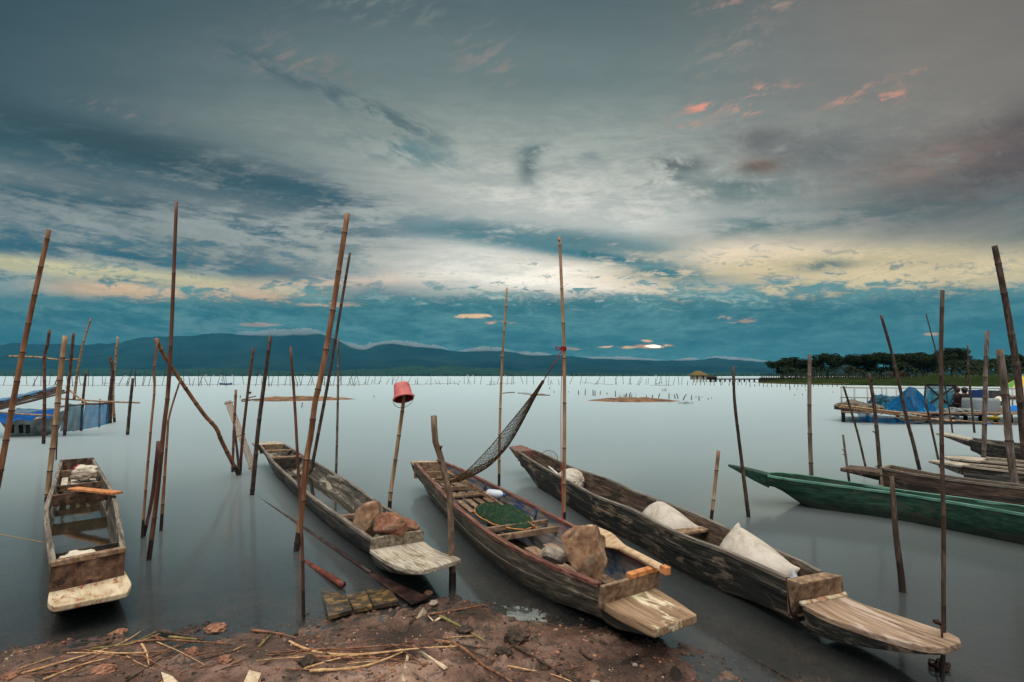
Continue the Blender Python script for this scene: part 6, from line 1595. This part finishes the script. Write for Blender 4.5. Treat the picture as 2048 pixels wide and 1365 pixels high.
reed('straw stalk lying under the longest one in the left reed pile', [(46, 1343), (120, 1325), (190, 1306)], 4, 'reed_brown')
reed('greyish stalk in the lower part of the left reed pile', [(80, 1350), (150, 1332), (214, 1314)], 4, 'reed_brown')
reed('lowest straw stalk of the left reed pile', [(86, 1360), (161, 1331), (214, 1317)], 5, 'reed_straw')
reed('straight straw stalk lying level across the left reed pile', [(186, 1303), (240, 1307), (298, 1305)], 5, 'reed_straw')
reed('greenish stalk at the top of the left reed pile', [(181, 1298), (259, 1287), (316, 1262)], 4, 'reed_fresh')
reed('long level stalk right of the left reed pile', [(262, 1284), (330, 1280), (400, 1284), (462, 1288)], 5, 'reed_brown')
reed('thick dark stick at the right end of the left reed pile', [(317, 1262), (360, 1270), (408, 1281)], 8, 'twig_dark', 'stick', 'stick')
reed('short fresh green stalk beneath the thick dark stick', [(338, 1274), (395, 1279)], 6, 'reed_fresh')
reed('short straw piece standing off the left reed pile', [(283, 1288), (293, 1306), (298, 1330)], 5, 'reed_straw')
reed('thin brown twig right of the left reed pile', [(288, 1320), (335, 1300), (384, 1282)], 3, 'reed_brown')
reed('dark brown stick below the slim brown pole', [(503, 1261), (548, 1266), (592, 1276)], 6, 'reed_brown', 'stick', 'stick')
reed('short bright green stem piece below the dark brown stick', [(518, 1294), (542, 1269)], 6, 'reed_fresh')
reed('longest straw stalk bending across the middle reed pile', [(566, 1279), (635, 1305), (723, 1309), (830, 1298), (913, 1293)], 6, 'reed_straw')
reed('brown stalk along the top of the middle reed pile', [(600, 1301), (698, 1297), (791, 1291), (852, 1297)], 5, 'reed_brown')
reed('straw stalk rising from lower left in the middle reed pile', [(608, 1338), (693, 1314), (820, 1300)], 5, 'reed_straw')
reed('lowest thick straw stalk of the middle reed pile', [(620, 1342), (713, 1336), (771, 1319), (812, 1301)], 7, 'reed_straw')
reed('level brown stalk through the middle reed pile', [(620, 1313), (710, 1316), (803, 1318)], 5, 'reed_brown')
reed('thin curved twig left of the middle reed pile', [(520, 1331), (555, 1315), (602, 1303)], 3, 'reed_brown')
reed('grey root winding down right of the middle reed pile', [(869, 1281), (918, 1292), (967, 1331), (1002, 1350), (1030, 1370)], 7, 'reed_brown', 'root', 'root')
reed('second strand of root beside the grey winding root', [(915, 1290), (950, 1306), (975, 1316)], 5, 'twig_dark', 'root', 'root')
reed('green brown stalk with a dark end below the withered leaf', [(879, 1232), (925, 1256), (968, 1282)], 6, 'reed_fresh')
reed('reddish reed pointing from the withered leaf to the water', [(849, 1230), (905, 1222), (968, 1210)], 5, 'reed_brown', up=.012)
reed('wiry pale root at the bottom of the mud', [(1015, 1332), (1060, 1341), (1103, 1349), (1150, 1366)], 4, 'reed_straw', 'root', 'root')
reed('dark straight stick slanting above the wiry pale root', [(1029, 1292), (1090, 1328), (1150, 1364)], 7, 'twig_dark', 'stick', 'stick')
reed('short charred twig on the open mud right of the sticks', [(1161, 1302), (1172, 1312), (1182, 1318)], 8, 'twig_dark', 'twig', 'twig')
reed('long thin stick half sunk between the two right boats', [(1393, 1254), (1460, 1290), (1530, 1330), (1600, 1370)], 4, 'twig_dark', 'stick', 'stick')
reed('short thin stick in the shallows under the longest dark boat', [(1625, 1320), (1655, 1335), (1682, 1348)], 4, 'twig_dark', 'stick', 'stick')
reed('thin stick in the water at the lower right edge', [(1980, 1289), (2015, 1303), (2060, 1322)], 3, 'twig_dark', 'stick', 'stick')
rr = random.Random(44)
for k in range(64):                                             # thin loose stalks strewn between the larger ones
    cx_, cy_ = rr.choice(((180, 1316), (260, 1290), (120, 1344), (700, 1316), (800, 1308), (640, 1300), (930, 1290), (400, 1330), (330, 1310), (1060, 1330), (560, 1320)))
    cx_ += rr.gauss(0, 62); cy_ += rr.gauss(0, 14); L_ = rr.uniform(14, 70); a = rr.choice((-.25, -.35, -.15, .15, .5, -.7)) + rr.gauss(0, .15)
    if cy_ > 1375 or shore_d(*gp(cx_, cy_).to_2d()) < .04: continue
    reed('thin loose dry stalk strewn on the mud between the reed piles', [(cx_ - L_ * math.cos(a), cy_ - L_ * math.sin(a) * .7), (cx_ + rr.uniform(-3, 3), cy_ + rr.uniform(-3, 3)), (cx_ + L_ * math.cos(a), cy_ + L_ * math.sin(a) * .7)], rr.uniform(1.6, 3.4), rr.choice(('reed_straw', 'reed_brown', 'reed_brown', 'twig_dark')), 'reed', 'loose_stalk', 'thin loose stalks strewn on the mud', .006)
def flat(label, px, mat, name, cat, up=.006, th=.004, curl=0.0):
    top = [gnd(x, y, up) + V3((0, 0, curl * (i % 2))) for i, (x, y) in enumerate(px)]; mb = MB(); mb.loft([[q - V3((0, 0, th)) for q in top], top], True, True, True)
    return tag(mb.build(name, MATS[mat], None, False, tuple(top[0]), .0015), label, cat)
flat('pale strip of bark standing off the middle reed pile', [(803, 1362), (812, 1363), (818, 1312), (813, 1309)], 'leaf_dry', 'bark_strip', 'bark')
flat('pale wedge of split wood at the right end of the middle reed pile', [(834, 1304), (842, 1301), (896, 1334), (888, 1339)], 'leaf_dry', 'wood_splinter', 'wood', .012)
flat('pale scrap of board cut by the bottom edge', [(484, 1372), (498, 1340), (523, 1346), (512, 1374)], 'leaf_dry', 'board_scrap', 'board')
flat('pale dry leaf lying at the left among the reeds', [(322, 1345), (345, 1352), (360, 1368), (330, 1372)], 'leaf_dry', 'dry_leaf', 'leaf')
# withered leaf
mb = MB(); a, b, c_ = gnd(829, 1240, .0), gnd(856, 1236, .0), at(847, 1214, gnd(845, 1238).y + .02); dq = gnd(868, 1240, .005)
mb.loft([[a, a.lerp(b, .5) + V3((0, -.02, .015)), b], [a.lerp(c_, .55), a.lerp(c_, .55).lerp(b.lerp(c_, .5), .5) + V3((0, -.02, 0)), b.lerp(c_, .5)], [c_, c_ + V3((.001, 0, 0)), c_ + V3((.002, 0, 0))]], False); mb.loft([[b, b + V3((.0, -.02, .004))], [dq, dq + V3((0, -.03, .006))], [gnd(882, 1233, .01), gnd(882, 1236, .01)]], False)
tag(mb.build('withered_leaf', MATS['leaf_dry'], None, True, tuple(a)), 'curled withered leaf standing at the waterline', 'leaf')
# sunken boards, oar and bamboo
mottled('wet_board', C(30, 26, 22), C(62, 54, 44), C(112, 92, 62), (3, 3, 3), 3.5, .28, .5, .006, .5, 9, C(132, 104, 64), 4.5)
for k, (lab, px) in enumerate((('wet dark board at the water edge, left of three', [(639, 1172), (657, 1232), (705, 1219), (688, 1184)]), ('wet board with ochre patches, middle of three', [(691, 1184), (708, 1219), (745, 1211), (727, 1174)]), ('wet board with a broken end, right of three at the water edge', [(730, 1174), (747, 1211), (798, 1202), (777, 1172)]))):
    zz_ = (-.012, .040, .040, -.012); top = [gp(x, y, z) for (x, y), z in zip(px, zz_)]; mb = MB(); mb.loft([[q - V3((0, 0, .03)) for q in top], top], True, True, True)
    tag(mb.build('wet_board', MATS['wet_board'], None, False, tuple(top[0]), .004), lab, 'board', 'three wet boards at the water edge')
mottled('oar_dark', C(34, 26, 24), C(62, 46, 42), C(92, 72, 64), (2, 2, 2), 4, .3, .3, .004)
a = gp(500, 985, -.02); b = gp(742, 1146, .012); root = empty('oar', tuple(b)); tag(root, 'long dark oar floating under the grey dugout with its blade on the mud', 'oar'); inv = Matrix.Translation(-b)
mb = MB(inv); mb.tube([a.lerp(b, k / 20) for k in range(21)], .017, 8); mb.build('shaft', MATS['oar_dark'], root, True)
mb = MB(inv); e0, e1 = gp(823, 1207, .035), gp(858, 1194, .035); d = (b - a).normalized(); s0 = V3((d.y, -d.x, 0)) * .02
rows = []
for k in range(7):
    f = k / 6; l_ = (b + s0).lerp(e0, f); r_ = (b - s0).lerp(e1, f ** .75 if f else 0); rows.append([l_, r_, r_ - V3((0, 0, .014)), l_ - V3((0, 0, .014))])
mb.loft(rows, True, True, True); mb.build('blade', MATS['oar_dark'], root, bevel=.003)
mb = MB(); a = gp(560, 1094, -.04); b = gp(624, 1132, .0); c_ = gp(686, 1170, .03); Yc = c_.y
rd = []; P_ = catmull([a, b, c_], 26)
for i in range(26): rd.append(lerp(4, 12.5, i / 25) * lerp(a.y, Yc, i / 25) / F / 2 * (1.10 if i in (9, 16, 21) else 1))
dd = (P_[-1] - P_[-2]).normalized(); P_ += [P_[-1] + dd * .001, P_[-1] - dd * .05]; rd += [rd[-1] * .62, rd[-1] * .5]
mottled('bamboo_wet', C(52, 26, 20), C(98, 50, 38), C(140, 82, 62), (6, 6, 3), 3, .3, .2, .003)
mb.tube(P_, rd, 14, 0, [0] * 25 + [0, 1, 1]); tag(mb.build('bamboo_length', [MATS['bamboo_wet'], MATS['wet_wood']], None, True, tuple(c_)), 'thick wet red bamboo floating with its hollow end towards the shore', 'bamboo')
# stones and clods big enough to point at
mottled('mud_clod_dark', C(30, 25, 21), C(58, 48, 40), C(92, 76, 62), (1, 1, 1), 22, .8, .9, .012, .5, 9); mottled('mud_clod_red', C(86, 58, 44), C(138, 96, 74), C(176, 132, 106), (1, 1, 1), 22, .85, .9, .012, .5, 9)
for i, (lab, px, py, w, h, mat, nm) in enumerate((('pale stone lying at the tip of the oar blade', 857, 1187, 19, 13, 'stone_tan', 'stone'), ('flat stone below the oar blade tip', 866, 1204, 20, 9, 'stone_grey', 'stone'), ('dark red clod right of the left reed pile', 386, 1302, 20, 15, 'mud_clod_red', 'mud_clod'), ('reddish clod on the wet edge above the left reed pile', 232, 1266, 34, 14, 'mud_clod_red', 'mud_clod'),
          ('reddish clod at the water behind the thick dark stick', 432, 1256, 38, 13, 'mud_clod_red', 'mud_clod'), ('clod near the middle reed pile left end', 614, 1322, 34, 18, 'mud_clod_dark', 'mud_clod'), ('clod at the left among the bottom mud', 452, 1318, 28, 15, 'mud_clod_red', 'mud_clod'), ('dark craggy clod below the brown boat', 1034, 1272, 44, 20, 'mud_clod_dark', 'mud_clod'), ('dark clod above the dark straight stick', 1006, 1304, 34, 18, 'mud_clod_dark', 'mud_clod'),
          ('dark clod left of the green brown stalk end', 930, 1258, 30, 10, 'mud_clod_dark', 'mud_clod'), ('small round pebble on the mud under the brown boat bow', 1270, 1330, 10, 10, 'stone_grey', 'stone'), ('pale stone at the lower right of the mud', 1190, 1364, 20, 10, 'stone_grey', 'stone'), ('wet clod by the foot of the gnarled post', 915, 1196, 18, 9, 'mud_clod_dark', 'mud_clod'), ('red clod at the lower left corner', 20, 1352, 30, 12, 'mud_clod_red', 'mud_clod'), ('flat red clod under the left reed pile', 205, 1340, 44, 12, 'mud_clod_red', 'mud_clod'))):
    q = gnd(px, py + h * .3); s_ = q.y / F; stone(lab, q + V3((0, 0, h * s_ * .15)), (w * s_ / 2, w * s_ * .42, h * s_ * .55), mat, 60 + i, cuts=6 if nm == 'stone' else 2, name=nm, cat='stone' if nm == 'stone' else 'clod', sub=4, rough=.07 if nm == 'stone' else .22)
# loose crumbs, grit and litter
def scatter(name, label, n, mat, smin, smax, seed, dlo, dhi, pw=1.0, flatn=.6):
    rr = random.Random(seed); mb = MB(); b = ico(1); bv = [v_.co.copy() for v_ in b.verts]; bf = [[v_.index for v_ in f.verts] for f in b.faces]; b.free()
    k = 0
    while k < n:
        x, y = rr.uniform(-3.6, 2.8), rr.uniform(2.25, 3.95); d = shore_d(x, y)
        if not dlo < d < dhi: continue
        if rr.random() > .25 + 1.2 * max(0, mn.noise(V3((x * 2.2, y * 2.6, seed))) + .2): continue
        z = ground_z(x, y); s_ = lerp(smin, smax, rr.random() ** 3.2); off = len(mb.v)
        if z < -.012: continue
        ro = rr.uniform(0, 6.28); ca_, sa_ = math.cos(ro), math.sin(ro); ex = rr.uniform(.7, 1.5)
        for q in bv:
            j = s_ * rr.uniform(.65, 1.25); mb.v.append((x + (q.x * ca_ * ex - q.y * sa_) * j, y + (q.x * sa_ * ex + q.y * ca_) * j, z + q.z * j * flatn))
        for f in bf: mb.face([off + i for i in f])
        k += 1
    tag(mb.build(name, MATS[mat], None, True), label, None, None, 'stuff')
scatter('mud_crumbs', 'dark crumbs of mud scattered on the shore', 1700, 'mud_clod_dark', .002, .017, 3, -.06, 1.3)
scatter('clay_crumbs', 'reddish crumbs of clay scattered on the shore', 1300, 'mud_clod_red', .002, .016, 5, -.04, 1.3)
scatter('pale_grit', 'pale grit and shell bits scattered on the mud', 900, 'leaf_dry', .0015, .006, 8, .02, 1.3)
scatter('wet_debris', 'line of dark wet debris along the waterline', 1500, 'mud_clod_dark', .003, .016, 12, -.06, .10)
mb = MB(); rr = random.Random(17)
for k in range(420):
    x, y = rr.uniform(-3.4, 2.4), rr.uniform(2.3, 3.8); d = shore_d(x, y)
    if d < 0: continue
    z = ground_z(x, y); L_ = rr.uniform(.015, .07); a = rr.uniform(-.9, .9); p0 = V3((x, y, z + .003)); p1 = V3((x + math.cos(a) * L_, y + math.sin(a) * L_, 0)); p1.z = ground_z(p1.x, p1.y) + rr.uniform(.002, .012)
    mb.tube([p0, p0.lerp(p1, .5) + V3((0, 0, .003)), p1], rr.uniform(.0008, .0022), 4)
tag(mb.build('straw_bits', MATS['reed_brown']), 'broken bits of straw and twig littered on the mud', None, None, 'stuff')
tuft('green_weed', 'wisp of green weed below the withered leaf', gnd(815, 1256), 40, .03, .06, 5, 'reed_fresh', None, .002)
# crumpled clear film at the waterline
m, t, p, o = newmat('wet_film'); p.inputs['Base Color'].default_value = C(150, 160, 158); p.inputs['Roughness'].default_value = .12; p.inputs['Alpha'].default_value = .55
mb = MB(); rows = []
for j in range(14):
    row = []
    for i in range(26):
        q = gnd(lerp(1000, 1096, i / 25) + 6 * mn.noise(V3((i * .3, j * .3, 5))), lerp(1208, 1240, j / 13) + i * .5); q.z += .004 + .022 * abs(mn.noise(V3((i * .38, j * .5, 2)))) ; row.append(q)
    rows.append(row)
ix = [[mb.vert(q) for q in r_] for r_ in rows]
for j in range(13):
    for i in range(25):
        e = ((i - 12) / 12.5) ** 2 + ((j - 6) / 6.5) ** 2 + .9 * mn.noise(V3((i * .35, j * .45, 9)))
        if e < .75: mb.face((ix[j][i], ix[j][i + 1], ix[j + 1][i + 1], ix[j + 1][i]))
tag(mb.build('plastic_film', MATS['wet_film'], None, True, tuple(rows[0][0])), 'crumpled wet clear plastic film at the water edge below the brown boat', 'plastic film')
